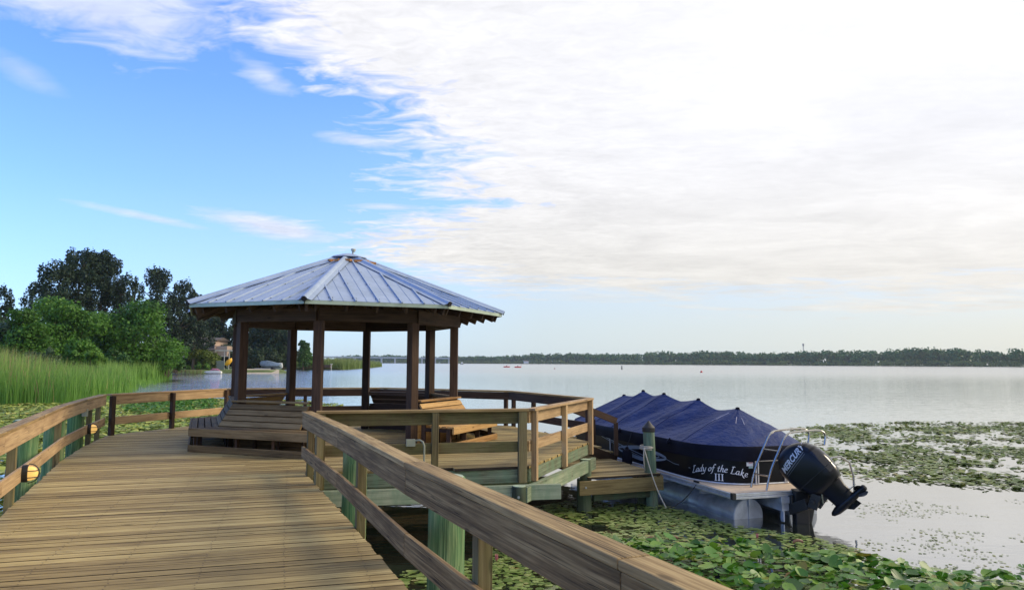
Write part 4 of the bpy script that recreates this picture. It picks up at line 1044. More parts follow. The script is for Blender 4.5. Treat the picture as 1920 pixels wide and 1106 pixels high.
# stern ladder, grab rail and motor pod
def tubes(name,label_pts,r=0.019):
    m=MB()
    for P in label_pts: m.tube(P,r,10)
    return bb(m,name,M['steel'],smooth='auto')
def hoop(u,dv,dz):
    P=[T(u,0.70+dv,-0.64),T(u,0.80+dv,-0.3),T(u,1.02+dv,0.12),T(u,1.10+dv,0.26+dz),T(u,1.20+dv,0.34+dz),T(u,1.34+dv,0.365+dz),T(u,1.80+dv,0.385+dz),T(u-.02,1.93+dv,0.36+dz),T(u-.03,1.985+dv,0.28+dz),T(u-.04,1.95+dv,0.12+dz)]
    Q=catm([(p.x,p.y) for p in P],4); Zs=catm([(p.z,0) for p in P],4)
    return [Vector((q[0],q[1],z[0])) for q,z in zip(Q,Zs)]
h1,h2=hoop(0.46,0.0,0.0),hoop(0.10,0.06,0.0)
tubes('ladder_rail',[h1]); tubes('ladder_rail',[h2])
for i in (3,7): tubes('ladder_rung',[[h1[i],h2[i]]],0.015)
tubes('grab_rail',[[T(0.1,2.05,-0.64),T(0.1,2.1,-0.25),T(0.1,2.2,-0.12),T(0.05,2.35,-0.1),T(0.0,2.5,-0.2),T(-0.02,2.56,-.45),T(-.02,2.57,-0.8)]],0.02)
m=MB(); m.prism([tuple(T(u,v,0)[:2]) for u,v in ((-0.02,0.98),(1.4,1.05),(1.4,1.45),(-0.02,1.52))],-0.99,-0.76); m.beam(T(0.0,0.95,-0.80),T(0,1.55,-0.80),.10,.12); m.beam(T(0.02,1.02,-0.95),T(0.02,1.02,-1.18),.09,.03,(0.953,.304,0)); bb(m,'motor_pod',M['pont'],bevel=0.01)
# fender
fd=thing('boat_fender','black fender hanging between the boat and the dock','fender',tuple(on_fence(s_at_px(1186),-.5,.2*OS)))
c=on_fence(s_at_px(1186),0,0.17*OS); m=MB(); m.tube([c+Vector((0,0,z)) for z in (-.80,-.78,-.72,-.40,-.34,-.31,-.27)],[.03,.09,.115,.115,.09,.04,.03],16); m.build('body',M['vinyl_shade'],fd,smooth='auto')
m=MB(); m.tube([c+Vector((0,0,-.28)),on_fence(s_at_px(1186),0.04,.05*OS)],.008,6); m.build('line',M['blk'],fd)
# mooring rope
rp=thing('mooring_rope','pale rope wrapped round the capped piling and sagging to the boat','rope',(2.72,14.47,0))
def helix(c,r,z0,z1,turns,n=16,ph=0): return [Vector((c[0]+r*math.cos(ph+2*PI*turns*i/(n*turns)),c[1]+r*math.sin(ph+2*PI*turns*i/(n*turns)),z0+(z1-z0)*i/(n*turns))) for i in range(int(n*turns)+1)]
m=MB(); m.tube(helix((2.68,14.47),0.128,-0.02,-0.10,3,ph=0.3),0.013,6); m.tube(helix((2.68,14.47),0.138,-0.09,-0.03,1,ph=2),0.013,6); m.build('wrap',M['rope'],rp,smooth=True)
a=Vector((2.60,14.34,-0.05)); 
def sag(a,b_,dip,n=14): return [a.lerp(b_,i/n)-Vector((0,0,dip*4*(i/n)*(1-i/n))) for i in range(n+1)]
cl=T(1.15,0.0,-0.66)
m=MB(); m.tube(sag(a,Vector((2.93,13.9,-1.12)),0.12),0.012,6); m.build('line',M['rope'],rp,smooth=True)
m=MB(); m.tube(sag(Vector((2.93,13.9,-1.12)),cl,0.10),0.010,6); m.build('line',M['blk'],rp,smooth=True)
m=MB(); m.tube([a,a+Vector((-.01,-.01,-.2)),a+Vector((0.01,0,-.45))],0.012,6); m.build('loose_end',M['rope'],rp,smooth=True)
m=MB(); m.beam(cl+DF*-.07+Vector((0,0,.04)),cl+DF*.09+Vector((0,0,.04)),.03,.025); bb(m,'cleat',M['blk'])
# gangway from platform to dock
gw=thing('gangway','short sloping timber gangway with handrails from the platform down to the dock','gangway',(1.2,16.6,0))
g0=Vector((0.95,16.55,0)); gdir=Vector((0.91,0.41,0)); gs=Vector((-0.41,0.91,0))
for sgn in (-0.5,0.5):
    p0=g0+gs*sgn; p1=p0+gdir*1.35+Vector((0,0,-.5)); m=MB(); m.beam(p0-Vector((0,0,.1)),p1-Vector((0,0,.1)),.045,.2); m.build('stringer',M['gazebo'],gw)
    m=MB(); m.beam(p0+Vector((0,0,.78)),p1+Vector((0,0,.78)),.09,.14); m.build('handrail',M['gazebo'],gw); m=MB(); m.beam(p1,p1+Vector((0,0,.75)),.09,.09,(1,0,0)); m.build('post',M['gazebo'],gw)
for k in range(4):
    c=g0+gdir*(0.2+.32*k)+Vector((0,0,-.06-.12*k)); m=MB(); m.beam(c-gs*.47,c+gs*.47,.28,.036); m.build('tread',M['dock'],gw)

# ================================================================== WATER PLANTS
def px_of(X,Y,Z):
    Z=Z-EYE; d=Y*math.cos(PITCH)+Z*math.sin(PITCH); v=-Y*math.sin(PITCH)+Z*math.cos(PITCH)
    u=F*X/d; w=-F*v/d; c,s=math.cos(ROLL),math.sin(ROLL); return 960+c*u-s*w, 553+s*u+c*w
def inpoly(x,y,poly):
    r=np.zeros(len(x),bool); n=len(poly)
    for i in range(n):
        x1,y1=poly[i]; x2,y2=poly[(i+1)%n]
        if y1==y2: continue
        c=((y1<=y)!=(y2<=y)) & (x < x1+(y-y1)/(y2-y1)*(x2-x1)); r^=c
    return r
def vnoise(x,y,sc,seed=0):
    """smooth value noise in numpy"""
    g=np.random.default_rng(seed).random((64,64)); X=x/sc; Y=y/sc; i=np.floor(X).astype(int); j=np.floor(Y).astype(int); f=X-i; h=Y-j
    f=f*f*(3-2*f); h=h*h*(3-2*h); G=lambda a,b: g[a%64,b%64]
    return (G(i,j)*(1-f)+G(i+1,j)*f)*(1-h)+(G(i,j+1)*(1-f)+G(i+1,j+1)*f)*h
def gen_pts(poly, dens, thr=None, nsc=1.2, seed=1):
    """random points in a ground polygon, thinned by noise"""
    r=np.random.default_rng(seed); P=np.array(poly); x0,y0=P.min(0); x1,y1=P.max(0)
    n=int((x1-x0)*(y1-y0)*dens); x=r.uniform(x0,x1,n); y=r.uniform(y0,y1,n); k=inpoly(x,y,poly)
    if thr is not None:
        q=0.6*vnoise(x,y,nsc,seed)+0.4*vnoise(x,y,nsc*0.35,seed+1); k&=q>thr
    return x[k],y[k],r
def leaves(name, pts, mat, rad, zbase, zr, tilt, cup=0.0, zfun=None, rim=11):
    x,y,r=pts; n=len(x); R=r.uniform(rad[0],rad[1],n); yaw=r.uniform(0,2*PI,n); z=zbase+r.uniform(0,zr,n)
    if zfun is not None: z=z+zfun(x,y,r)
    tl=r.uniform(0,1,n)**1.5*tilt; ta=r.uniform(0,2*PI,n); ntch=0.32
    th=np.linspace(ntch/2,2*PI-ntch/2,rim); V=np.zeros((n,rim+1,3))
    wob=1+r.uniform(-.07,.07,(n,rim))
    lx=np.cos(th)[None,:]*R[:,None]*wob; ly=np.sin(th)[None,:]*R[:,None]*wob*0.92
    cs,sn=np.cos(yaw)[:,None],np.sin(yaw)[:,None]; wx=lx*cs-ly*sn; wy=lx*sn+ly*cs
    cz=cup*R[:,None]*(0.6+0.8*r.random((n,rim)))
    h=np.tan(tl)[:,None]*(wx*np.cos(ta)[:,None]+wy*np.sin(ta)[:,None]); sh=1/np.sqrt(1+np.tan(tl)**2)[:,None]
    V[:,0,0]=x; V[:,0,1]=y; V[:,0,2]=z
    V[:,1:,0]=x[:,None]+wx*sh; V[:,1:,1]=y[:,None]+wy*sh; V[:,1:,2]=z[:,None]+h*sh+cz
    base=(np.arange(n)*(rim+1))[:,None,None]; tri=np.array([[0,i+1,i+2] for i in range(rim-1)])[None]
    Fc=(base+tri).reshape(-1,3); tone=np.repeat(r.random(n),rim-1)
    return V.reshape(-1,3),Fc,tone
def stuff(name,label,cat,parts,mat,smooth=True):
    V=[];Fc=[];Tn=[];o=0
    for v,f,t in parts: V.append(v);Fc.append(f+o);Tn.append(t);o+=len(v)
    ob=npmesh(name,np.concatenate(V),np.concatenate(Fc),np.concatenate(Tn),mat,smooth=smooth); return tag(ob,label,cat,kind='stuff')
def lilymat(name,c1,c2,c3,c4,trans=0.18,rough=0.38):
    m_,N,P=newmat(name); t=attr_tone(N); pos=N.add('ShaderNodeNewGeometry').outputs['Position']
    n=N.noise(pos,0.9,3,0.6); f=N.math('ADD',N.math('MULTIPLY',t,0.75),N.math('MULTIPLY',N.math('SUBTRACT',n,0.35),0.8))
    col=N.ramp(f,[(0.05,c1),(0.45,c2),(0.80,c3),(0.97,c4)]); fn=N.noise(pos,30,3,0.6)
    col=N.mix(N.math('MULTIPLY',fn,0.25),col,tuple(c*0.5 for c in c1))
    N.set(P.inputs['Base Color'],col); P.inputs['Roughness'].default_value=rough; P.inputs['Specular IOR Level'].default_value=0.5
    tr=N.add('ShaderNodeBsdfTranslucent',Color=col); mx=N.add('ShaderNodeMixShader'); mx.inputs[0].default_value=trans
    N.l.new(P.outputs[0],mx.inputs[1]); N.l.new(tr.outputs[0],mx.inputs[2]); N.l.new(mx.outputs[0],N.n['Material Output'].inputs[0]); return m_
M['lilyflat']=lilymat('floating_lily_leaf',(0.10,0.17,0.03),(0.25,0.35,0.085),(0.40,0.48,0.17),(0.36,0.25,0.08))
M['lilyup']=lilymat('raised_lily_leaf',(0.015,0.075,0.006),(0.075,0.235,0.018),(0.24,0.40,0.05),(0.34,0.17,0.035),rough=0.42,trans=0.25)
M['lilyfar']=lilymat('brown_green_lily_leaf',(0.055,0.095,0.012),(0.14,0.21,0.03),(0.28,0.33,0.07),(0.28,0.17,0.05),rough=0.45)
M['lilyleft']=lilymat('yellow_green_lily_leaf',(0.11,0.20,0.02),(0.27,0.36,0.05),(0.46,0.50,0.10),(0.55,0.42,0.10),rough=0.65)
W2=lambda L: [tuple(at(x,y,WZ)[:2]) for x,y in L]
# floating mat in front of the boat
flatp=W2([(820,1000),(960,955),(1100,935),(1245,945),(1390,985),(1500,1000),(1600,1022),(1680,1045),(1800,1062),(2050,1080),(2300,1500),(700,1500)])
flatp=[tuple(at(960,955,WZ)[:2])]+W2([(1080,938),(1245,948),(1390,988),(1500,1003),(1610,1030),(1700,1060),(1930,1085)])+[(13,7.0),(13,3.0),(1.6,2.0),(-0.2,6.0),(-1.9,9.6),(-0.5,10.6)]
fp=gen_pts(flatp,230,0.31,0.7,3); stuff('lily_pads','mat of flat green lily pads floating between the boardwalk and the boat','lily pads',[leaves('a',fp,None,(0.022,0.060),WZ+0.006,0.02,0.10)],M['lilyflat'])
upp=W2([(1120,1052),(1250,1040),(1400,1048),(1540,1062),(1700,1090),(1930,1108)])+[(12,7.2),(12,3),(1.7,2.2),(0.9,4.8)]
up1=gen_pts(upp,80,0.12,1.0,5); up2=gen_pts([(1.0,4.4),(2.0,2.4),(8,2.5),(6,6.5),(2.2,7.6),(1.1,7.4)],12,None,1,6)
up3=gen_pts([(-0.75,6.9),(0.2,5.2),(1.1,4.4),(1.5,7.4),(0.6,8.2),(-0.6,8.2)],22,0.35,0.6,8)
zf=lambda x,y,r: 0.20*np.clip(vnoise(x,y,0.8,4),0,1)+r.uniform(0,0.06,len(x))
stuff('raised_lily_leaves','glossy lily leaves standing above the water along the bottom of the picture','lily leaves',[leaves('a',up1,None,(0.04,0.125),WZ+0.03,0.06,0.80,0.18,zf),leaves('a',up2,None,(0.09,0.14),WZ+0.1,0.05,0.6,0.15,zf),leaves('a',up3,None,(0.07,0.12),WZ+0.02,0.04,0.45,0.15,None)],M['lilyup'])
# mats beyond the boat
farp=W2([(1470,806),(1560,796),(1700,791),(1850,792),(1990,792),(2100,830),(2050,925),(1900,922),(1850,915),(1700,902),(1600,897),(1560,885)])
f1=gen_pts(farp,60,0.46,1.6,11); f1b=gen_pts(farp,10,0.36,1.4,12)
sc1=gen_pts(W2([(1600,940),(1750,930),(2000,935),(2100,1090),(1700,1075),(1620,1040)]),90,0.56,1.3,14)
stuff('distant_lily_mat','brown green lily mat on the bright water beyond the boat motor','lily pads',[leaves('a',f1,None,(0.045,0.11),WZ+0.004,0.04,0.40,0.08),leaves('a',f1b,None,(0.05,0.10),WZ+0.004,0.08,0.6,0.1),leaves('a',sc1,None,(0.010,0.028),WZ+0.004,0.005,0.08)],M['lilyfar'])
# left side
lp=[(-4.6,4.2),(-6.0,8.5),(-8.6,14.5),(-9.1,16.0),(-7.9,19.8),(-4.2,21),(-1.5,20.5)]+W2([(640,762),(560,752),(440,748),(330,750),(240,752),(205,752)])+[(-29,47),(-34,46),(-50,43),(-40,20),(-14,4)]
l1=gen_pts(lp,42,0.18,1.6,21)
keep=~((l1[0]<-5.2)&(l1[1]<8.9)&(l1[0]>-8.8)&(l1[1]>6.0)); l1=(l1[0][keep],l1[1][keep],l1[2])
l2=gen_pts(W2([(250,750),(345,748),(410,757),(400,772),(300,785),(230,775)]),24,0.3,1.5,23)
lf=lambda x,y,r: 0.14*vnoise(x,y,1.1,9)
stuff('left_lily_mat','yellow green lily mat filling the water left of the boardwalk','lily pads',[leaves('a',l1,None,(0.07,0.14),WZ+0.005,0.03,0.5,0.06,lf)],M['lilyleft'])
stuff('green_weed_patch','fresh green patch of leafy weed on the water behind the short left railing','water weed',[leaves('a',l2,None,(0.08,0.15),WZ+0.05,0.22,0.9,0.2)],leafmat('fresh_weed',(0.05,0.13,0.02),(0.11,0.26,0.04),(0.2,0.34,0.07),nscale=0.6))
# a few blooms
def bloom(p,r,col,label,shut=True):
    o=thing('water_lily_flower',label,'flower',tuple(p),'lily blooms among the leaves'); m=MB(); n=9
    for k in range(n):
        a=2*PI*k/n; rr=0.5 if shut else 1.0
        for s_ in (1,):
            b0=Vector(p); d=Vector((math.cos(a),math.sin(a),0)); t_=Vector((-d.y,d.x,0))
            m.poly([b0,b0+d*r*.45*rr+t_*r*.25+Vector((0,0,r*.6)),b0+d*r*.7*rr+Vector((0,0,r*1.5)),b0+d*r*.45*rr-t_*r*.25+Vector((0,0,r*.6))])
    m.build('petals',col,o)
M['pink']=flat('pink_petal',(0.62,0.22,0.24),0.5,0,0.1); M['cream']=flat('cream_petal',(0.65,0.62,0.42),0.5,0,0.1); M['rust']=flat('rusty_leaf',(0.20,0.09,0.05),0.5,0,0.2)
bloom(at(931,1052,WZ+.06),0.07,M['pink'],'pink bud seen through the rails left of the lower post')
bloom(at(1275,1032,WZ+.18),0.05,M['cream'],'small cream bud at the near edge of the flat pads')
bloom(at(1357,1038,WZ+.22),0.05,M['cream'],'cream bud right of the other cream bud in the raised leaves')
bloom(at(1420,1010,WZ+.05),0.06,M['pink'],'pinkish bloom on the flat pads below the pontoon end')
for px_,py_,lb in ((1221,1015,'folded rusty red leaf below the dock end of the boat'),(1262,1013,'second upright rusty leaf right of the first one'),(1497,1020,'curled rusty leaf below the motor pod')):
    o=at(px_,py_,WZ+.12); m=MB(); d=Vector((1,0.2,0)).normalized()
    m.grid([[o+d*(x_*.085)+Vector((0,0,.03*math.cos(x_*1.4)+y_*.045)) +Vector((0,.05*abs(y_-.5),0)) for x_ in np.linspace(-1,1,6)] for y_ in (0,.5,1)]); tag(m.build('curled_leaf',M['rust'],smooth=True),lb,'leaf',group='rusty curled lily leaves')

# ================================================================== REEDS
def blades(pts, hfun, w, lean=0.25, seg=3, base=WZ-0.05, seed=1):
    x,y,r=pts; n=len(x); H=hfun(x,y,r); a=r.uniform(0,2*PI,n); ln=r.uniform(0.05,1,n)**1.3*lean; fa=r.uniform(0,PI,n); W=r.uniform(w[0],w[1],n)
    V=np.zeros((n,2*(seg)+1,3)); 
    for k in range(seg+1):
        t=k/seg; cx=x+np.cos(a)*H*ln*t**2.2; cy=y+np.sin(a)*H*ln*t**2.2; cz=base+H*t*(1-0.25*ln*t)
        if k<seg:
            ww=W*(1-0.55*t)/2; V[:,2*k,0]=cx-np.cos(fa)*ww; V[:,2*k,1]=cy-np.sin(fa)*ww; V[:,2*k,2]=cz
            V[:,2*k+1,0]=cx+np.cos(fa)*ww; V[:,2*k+1,1]=cy+np.sin(fa)*ww; V[:,2*k+1,2]=cz
        else: V[:,2*seg,0]=cx; V[:,2*seg,1]=cy; V[:,2*seg,2]=cz
    B=(np.arange(n)*(2*seg+1))[:,None,None]; tri=[]
    for k in range(seg-1): tri += [[2*k,2*k+1,2*k+3],[2*k,2*k+3,2*k+2]]
    tri += [[2*seg-2,2*seg-1,2*seg]]
    Fc=(B+np.array(tri)[None]).reshape(-1,3); return V.reshape(-1,3),Fc,np.repeat(r.random(n),len(tri))
def reedmat(name,lo,mid,tip,z0,z1):
    m_,N,P=newmat(name); t=attr_tone(N); pos=N.add('ShaderNodeNewGeometry').outputs['Position']; z=N.sep(pos)[2]
    h=N.math('MULTIPLY',N.math('SUBTRACT',z,z0),1/(z1-z0),clamp=True)
    n=N.noise(N.vmath('MULTIPLY',pos,(0.12,0.12,0.3)),1.0,4,0.6)
    f=N.math('ADD',N.math('ADD',N.math('MULTIPLY',t,0.5),N.math('MULTIPLY',N.math('SUBTRACT',n,0.5),0.9)),0.2)
    g=N.ramp(f,[(0.1,lo),(0.8,mid)]); col=N.mix(N.math('MULTIPLY',N.math('POWER',h,2.5),N.math('ADD',N.math('MULTIPLY',t,0.6),0.3)),g,tip)
    N.set(P.inputs['Base Color'],col); P.inputs['Roughness'].default_value=0.6; tr=N.add('ShaderNodeBsdfTranslucent',Color=col); mx=N.add('ShaderNodeMixShader'); mx.inputs[0].default_value=0.35
    N.l.new(P.outputs[0],mx.inputs[1]); N.l.new(tr.outputs[0],mx.inputs[2]); N.l.new(mx.outputs[0],N.n['Material Output'].inputs[0]); return m_
M['reed']=reedmat('tall_reed',(0.08,0.21,0.03),(0.20,0.40,0.055),(0.38,0.42,0.12),-1.2,2.4)
M['reed2']=reedmat('far_reed',(0.10,0.17,0.035),(0.20,0.27,0.06),(0.30,0.30,0.10),-1.2,3.5)
front=[(-50,42),(-33,45),(-28,46.5),(-31.8,59),(-36.5,70),(-48,80),(-80,82),(-78,48)]
edge=[(-50,41),(-33,44),(-27.4,45.6),(-31.2,58),(-36,70),(-39.5,70),(-35,58),(-31,50),(-36,48.5),(-50,46)]
hf=lambda x,y,r: (2.30+1.75*np.clip((-x/y-.53)/.18,0,1.3)**1.4+0.8*(vnoise(x,y,2.5,31)-0.5))*r.uniform(0.5,1.10,len(x))
hf2=lambda x,y,r: (2.3+0.6*vnoise(x,y,2.0,33))*r.uniform(0.45,1.05,len(x))
r1=blades(gen_pts(front,13,None,1,41),hf,(0.03,0.06),0.30); r2=blades(gen_pts(edge,30,None,1,42),hf2,(0.02,0.045),0.35)
rdd=blades(gen_pts(front,2.6,0.30,3,48),lambda x,y,r: hf(x,y,r)*1.02,(0.03,0.06),0.45)
M['reeddead']=reedmat('dry_reed',(0.20,0.16,0.07),(0.40,0.32,0.14),(0.42,0.30,0.13),-1.2,2.4)
stuff('dry_reed_stalks','straw coloured dry stalks and heads scattered through the tall reed bed','reeds',[rdd],M['reeddead'],smooth=False)
stuff('reed_bed','tall bright green reed bed along the shore at the left','reeds',[r1,r2],M['reed'],smooth=False)
strip2=[(-38,70),(-45,84),(-49,100),(-55,118),(-66,120),(-70,84),(-48,78)]
hf3=lambda x,y,r: (3.1+0.5*(vnoise(x,y,3,35)-0.5))*r.uniform(0.7,1.03,len(x))
r3=blades(gen_pts(strip2,9,None,1,43),hf3,(0.06,0.10),0.28)
fr=W2([(232,715),(240,705),(275,704),(310,700),(318,712),(290,722),(240,735)]); r4=blades(gen_pts(fr,5,0.35,3,44),lambda x,y,r:r.uniform(0.3,1.0,len(x)),(0.04,0.08),0.6)
stuff('reed_strip','lower reed strip running out behind the tall reeds to the house lot','reeds',[r3,r4],M['reed'],smooth=False)
spit=[(-86,258),(-59,254),(-62,290),(-65,330),(-71,380),(-76,424),(-150,436),(-130,300)]
hf4=lambda x,y,r: (4.6-0.0085*np.clip(y-270,0,160)+1.1*(vnoise(x,y,7,37)-0.5))*r.uniform(0.75,1.03,len(x))
spf=[(-86,258),(-59,254),(-62,290),(-65,330),(-71,380),(-76,424),(-82,424),(-72,330),(-66,262),(-86,264)]
r5=blades(gen_pts(spit,1.6,None,1,45),hf4,(0.18,0.34),0.22); r6=blades(gen_pts(spf,6,None,1,46),lambda x,y,r:hf4(x,y,r)*0.8,(0.14,0.25),0.25)
stuff('reed_spit','point of tall reeds reaching into the lake behind the gazebo','reeds',[r5,r6],M['reed2'],smooth=False)
sh=[(-49,96),(-57,118),(-66,132),(-78,152),(-90,180),(-95,182),(-80,148),(-62,112)]
r7=blades(gen_pts(sh,5,0.4,4,47),lambda x,y,r:r.uniform(0.5,1.9,len(x)),(0.05,0.12),0.4,base=WZ)
stuff('shore_grass','uneven grass and sedge along the house shore','grass',[r7],M['reed2'],smooth=False)

# ================================================================== TREES
def leafcloud(puffs, n, size, r, droop=0.0, up=0.0, shell=0.55, quad=True):
    """small leaf-clump quads spread through ellipsoid puffs (cx,cy,cz,rx,ry,rz)"""
    P=np.array(puffs,float); vol=(P[:,3]*P[:,4]+P[:,4]*P[:,5]+P[:,3]*P[:,5]); k=r.choice(len(P),n,p=vol/vol.sum())
    d=r.normal(size=(n,3)); d/=np.linalg.norm(d,axis=1)[:,None]; rad=shell+(1.06-shell)*r.random(n)**0.6
    c=P[k,:3]+d*P[k,3:6]*rad[:,None]*(1+0.10*r.normal(size=(n,1)))
    nrm=d+0.75*r.normal(size=(n,3))+np.array([0,0,up]); nrm/=np.linalg.norm(nrm,axis=1)[:,None]
    t=np.cross(nrm,r.normal(size=(n,3))); t/=np.linalg.norm(t,axis=1)[:,None]; b=np.cross(nrm,t)
    s=size*r.uniform(0.55,1.25,n)[:,None]; s2=s*r.uniform(0.45,0.9,n)[:,None]
    c[:,2]-=droop*r.random(n)
    V=np.stack([c-t*s-b*s2*0.3,c+b*s2,c+t*s+b*s2*0.2,c-b*s2],1).reshape(-1,3)
    Fc=(np.arange(n)*4)[:,None]+np.arange(4)[None]
    ptone=r.random(len(P)); tone=np.clip(0.55*ptone[k]+0.45*r.random(n),0,1); return V,Fc,tone
M['bark']=wood('tree_bark',(0.04,0.03,0.02),(0.10,0.08,0.06),(0.17,0.14,0.10),rough=0.95)
M['pine']=leafmat('casuarina_needles',(0.012,0.030,0.018),(0.030,0.062,0.032),(0.065,0.115,0.050),trans=0.2,nscale=0.12)
M['broad']=leafmat('broad_leaf',(0.030,0.095,0.010),(0.085,0.215,0.022),(0.21,0.37,0.05),trans=0.3,nscale=0.16)
M['broad2']=leafmat('darker_broad_leaf',(0.018,0.065,0.012),(0.055,0.145,0.024),(0.12,0.24,0.045),trans=0.25,nscale=0.16)
M['grey']=leafmat('grey_green_leaf',(0.040,0.075,0.032),(0.095,0.15,0.062),(0.16,0.23,0.10),trans=0.25,nscale=0.2)
M['dark']=leafmat('dark_oak_leaf',(0.012,0.030,0.012),(0.030,0.060,0.022),(0.06,0.10,0.035),trans=0.2,nscale=0.15)
M['vine']=leafmat('yellow_green_vine',(0.06,0.11,0.015),(0.16,0.20,0.03),(0.30,0.25,0.04),trans=0.3,nscale=0.25)
M['bright']=leafmat('bright_leaf',(0.05,0.14,0.015),(0.13,0.27,0.035),(0.24,0.38,0.07),trans=0.35,nscale=0.3)
def tree(label,x,y,top,wid,mat,kind='broad',seed=0,n=5000,leaf=0.30,base=0.0,group='trees on the left shore',name='broadleaf_tree',zb=WZ+0.4):
    r=np.random.default_rng(seed); rn=random.Random(seed)
    t=thing(name,label,'tree',(x,y,zb),group); H=top-zb; R=wid/2; puffs=[]
    if kind=='broad':
        for k in range(34):
            a=rn.uniform(0,2*PI); q=rn.random(); zz=zb+H*(base+0.10+(0.80-base)*q); env=R*math.sqrt(max(0.05,1-((q-0.42)/0.64)**2)); rr=env*rn.uniform(0.35,0.92)*1.0
            pr=R*rn.uniform(0.20,0.36); puffs.append((x+math.cos(a)*(rr-pr*.3),y+math.sin(a)*(rr-pr*.3),zz,pr,pr,pr*rn.uniform(0.6,0.85)))
        puffs.append((x,y,zb+H*(0.5+base*.3),R*0.62,R*0.62,H*0.30))
    elif kind=='pine':       # upswept feathery plumes
        for k in range(64):
            a=rn.uniform(0,2*PI); q=rn.random()**0.85; zz=zb+H*(0.22+0.76*q); env=R*(1.0-0.62*q**3)*(0.6+0.4*min(1,q*3)); rr=env*rn.uniform(0.2,1.0)
            pw=R*rn.uniform(0.10,0.19); ph=H*rn.uniform(0.045,0.09); puffs.append((x+math.cos(a)*rr,y+math.sin(a)*rr,min(zz,top-ph*0.6),pw,pw,ph))
        puffs.append((x,y,zb+H*0.55,R*0.42,R*0.42,H*0.30))
    elif kind=='bush':
        for k in range(22):
            a=rn.uniform(0,2*PI); rr=R*math.sqrt(rn.random())*0.8; hz=math.sqrt(max(0.1,1-(rr/R)**2)); pr=R*rn.uniform(0.22,0.36)
            puffs.append((x+math.cos(a)*rr,y+math.sin(a)*rr,zb+(H-pr*.6)*hz*rn.uniform(0.35,0.95),pr,pr,min(pr*.8,H*.45)))
    V,Fc,tn=leafcloud(puffs,n,leaf,r,droop=0.25 if kind!='pine' else 0.0,up=0.25)
    npmesh('crown',V,Fc,tn,mat,t)
    m=MB(); 
    if kind!='bush':
        tr=max(0.14,H*0.018); hh=H*(0.72 if kind=='pine' else 0.55); m.tube([(x,y,zb-.4),(x+rn.uniform(-.2,.2),y,zb+hh*.35),(x+rn.uniform(-.4,.4),y,zb+hh*.7),(x+rn.uniform(-.4,.4),y,zb+hh)],[tr*1.3,tr,tr*.75,tr*.3],8)
        for p in puffs[:12]:
            z0=zb+H*rn.uniform(.12,.35) if kind!='pine' else max(zb+1,p[2]-H*.14); m.tube([(x,y,z0),((x+p[0])/2,(y+p[1])/2,(z0+p[2])/2+0.1),(p[0],p[1],p[2])],[tr*.5,tr*.3,tr*.12],5)
    else:
        for p in puffs[:8]: m.tube([(x,y,zb-.2),(p[0],p[1],p[2])],[.08,.03],5)
    m.build('trunk',M['bark'],t); return t
def place(px_,d): return ((px_-960)/F*d, d)
def topz(py_,px_,d): return EYE+(HY+ROLL*(px_-960)-py_)*d/F
def tr_(label,px_,d,top,wpx,mat,kind,seed,n,leaf,**k):
    x,y=place(px_,d); return tree(label,x,y,topz(top,px_,d),wpx*d/F,mat,kind,seed,n,leaf,**k)
pk=dict(name='casuarina_tree',group='tall dark casuarinas on the left shore')
tr_('tall dark casuarina at the left of the big skyline clump',104,142,489,104,M['pine'],'pine',1,11000,.25,**pk)
tr_('tallest dark casuarina in the middle of the big skyline clump',146,146,472,118,M['pine'],'pine',2,13000,.25,**pk)
tr_('tall dark casuarina at the right of the big skyline clump',186,150,473,98,M['pine'],'pine',3,11000,.25,**pk)
tr_('shorter casuarina stepping down from the big skyline clump',222,150,513,70,M['pine'],'pine',4,4500,.25,**pk)
tr_('slim small casuarina standing alone right of the skyline clump',249,155,522,32,M['pine'],'pine',5,2500,.23,**pk)
tr_('small sparse casuarina left of the skyline clump',60,165,532,60,M['pine'],'pine',6,2600,.28,**pk)
tr_('casuarina cut by the left edge of the picture',4,150,538,44,M['pine'],'pine',7,2600,.28,**pk)
tr_('casuarina with pointed top left of the gazebo roof',292,168,505,82,M['pine'],'pine',8,9500,.27,**pk)
tr_('broad casuarina between the pointed one and the gazebo roof',334,172,527,84,M['pine'],'pine',9,9500,.27,**pk)
tr_('casuarina partly behind the left tip of the gazebo roof',366,178,552,84,M['pine'],'pine',10,6000,.30,**pk)
tr_('large round bright green tree left of the gazebo',252,104,566,170,M['broad'],'broad',11,21000,.22)
tr_('spreading green tree behind the reeds',110,98,556,170,M['broad'],'broad',12,17000,.22)
tr_('grey green tree behind the reeds at the far left',30,88,585,110,M['grey'],'broad',13,9000,.22)
tr_('green tree cut by the left edge behind the reeds',-60,95,560,150,M['broad2'],'broad',14,7000,.25)
tr_('mid green tree filling the gap behind the round tree',190,112,582,90,M['broad2'],'broad',15,8000,.24)
tr_('small light green tree in front of the round tree',150,84,627,72,M['broad'],'broad',16,7000,.17)
tr_('low bright bush at the end of the tall reeds',182,80,648,46,M['bright'],'bush',17,3500,.15,name='bush')
tr_('low grey green bush at the foot of the left trees',85,80,640,70,M['grey'],'bush',18,4000,.17,name='bush')
tr_('leafy bright green tree at the left edge above the reeds',48,86,572,110,M['broad'],'broad',22,12000,.19)
tr_('dark green bush under the right side of the round tree',318,112,640,60,M['broad2'],'bush',19,4000,.2,name='bush')
tr_('mixed green bush between the light tree and the round tree',225,92,645,60,M['broad2'],'bush',20,4000,.18,name='bush')
dk_=dict(group='dark oaks around the house',name='oak_tree')
tr_('dark oak towering over the roof of the house',395,225,585,95,M['dark'],'broad',31,9000,.5,**dk_)
tr_('dark oak seen between the two left gazebo posts',455,225,582,95,M['dark'],'broad',32,9000,.5,**dk_)
tr_('dark oak under the left eave of the gazebo',505,218,590,85,M['dark'],'broad',33,9000,.45,**dk_)
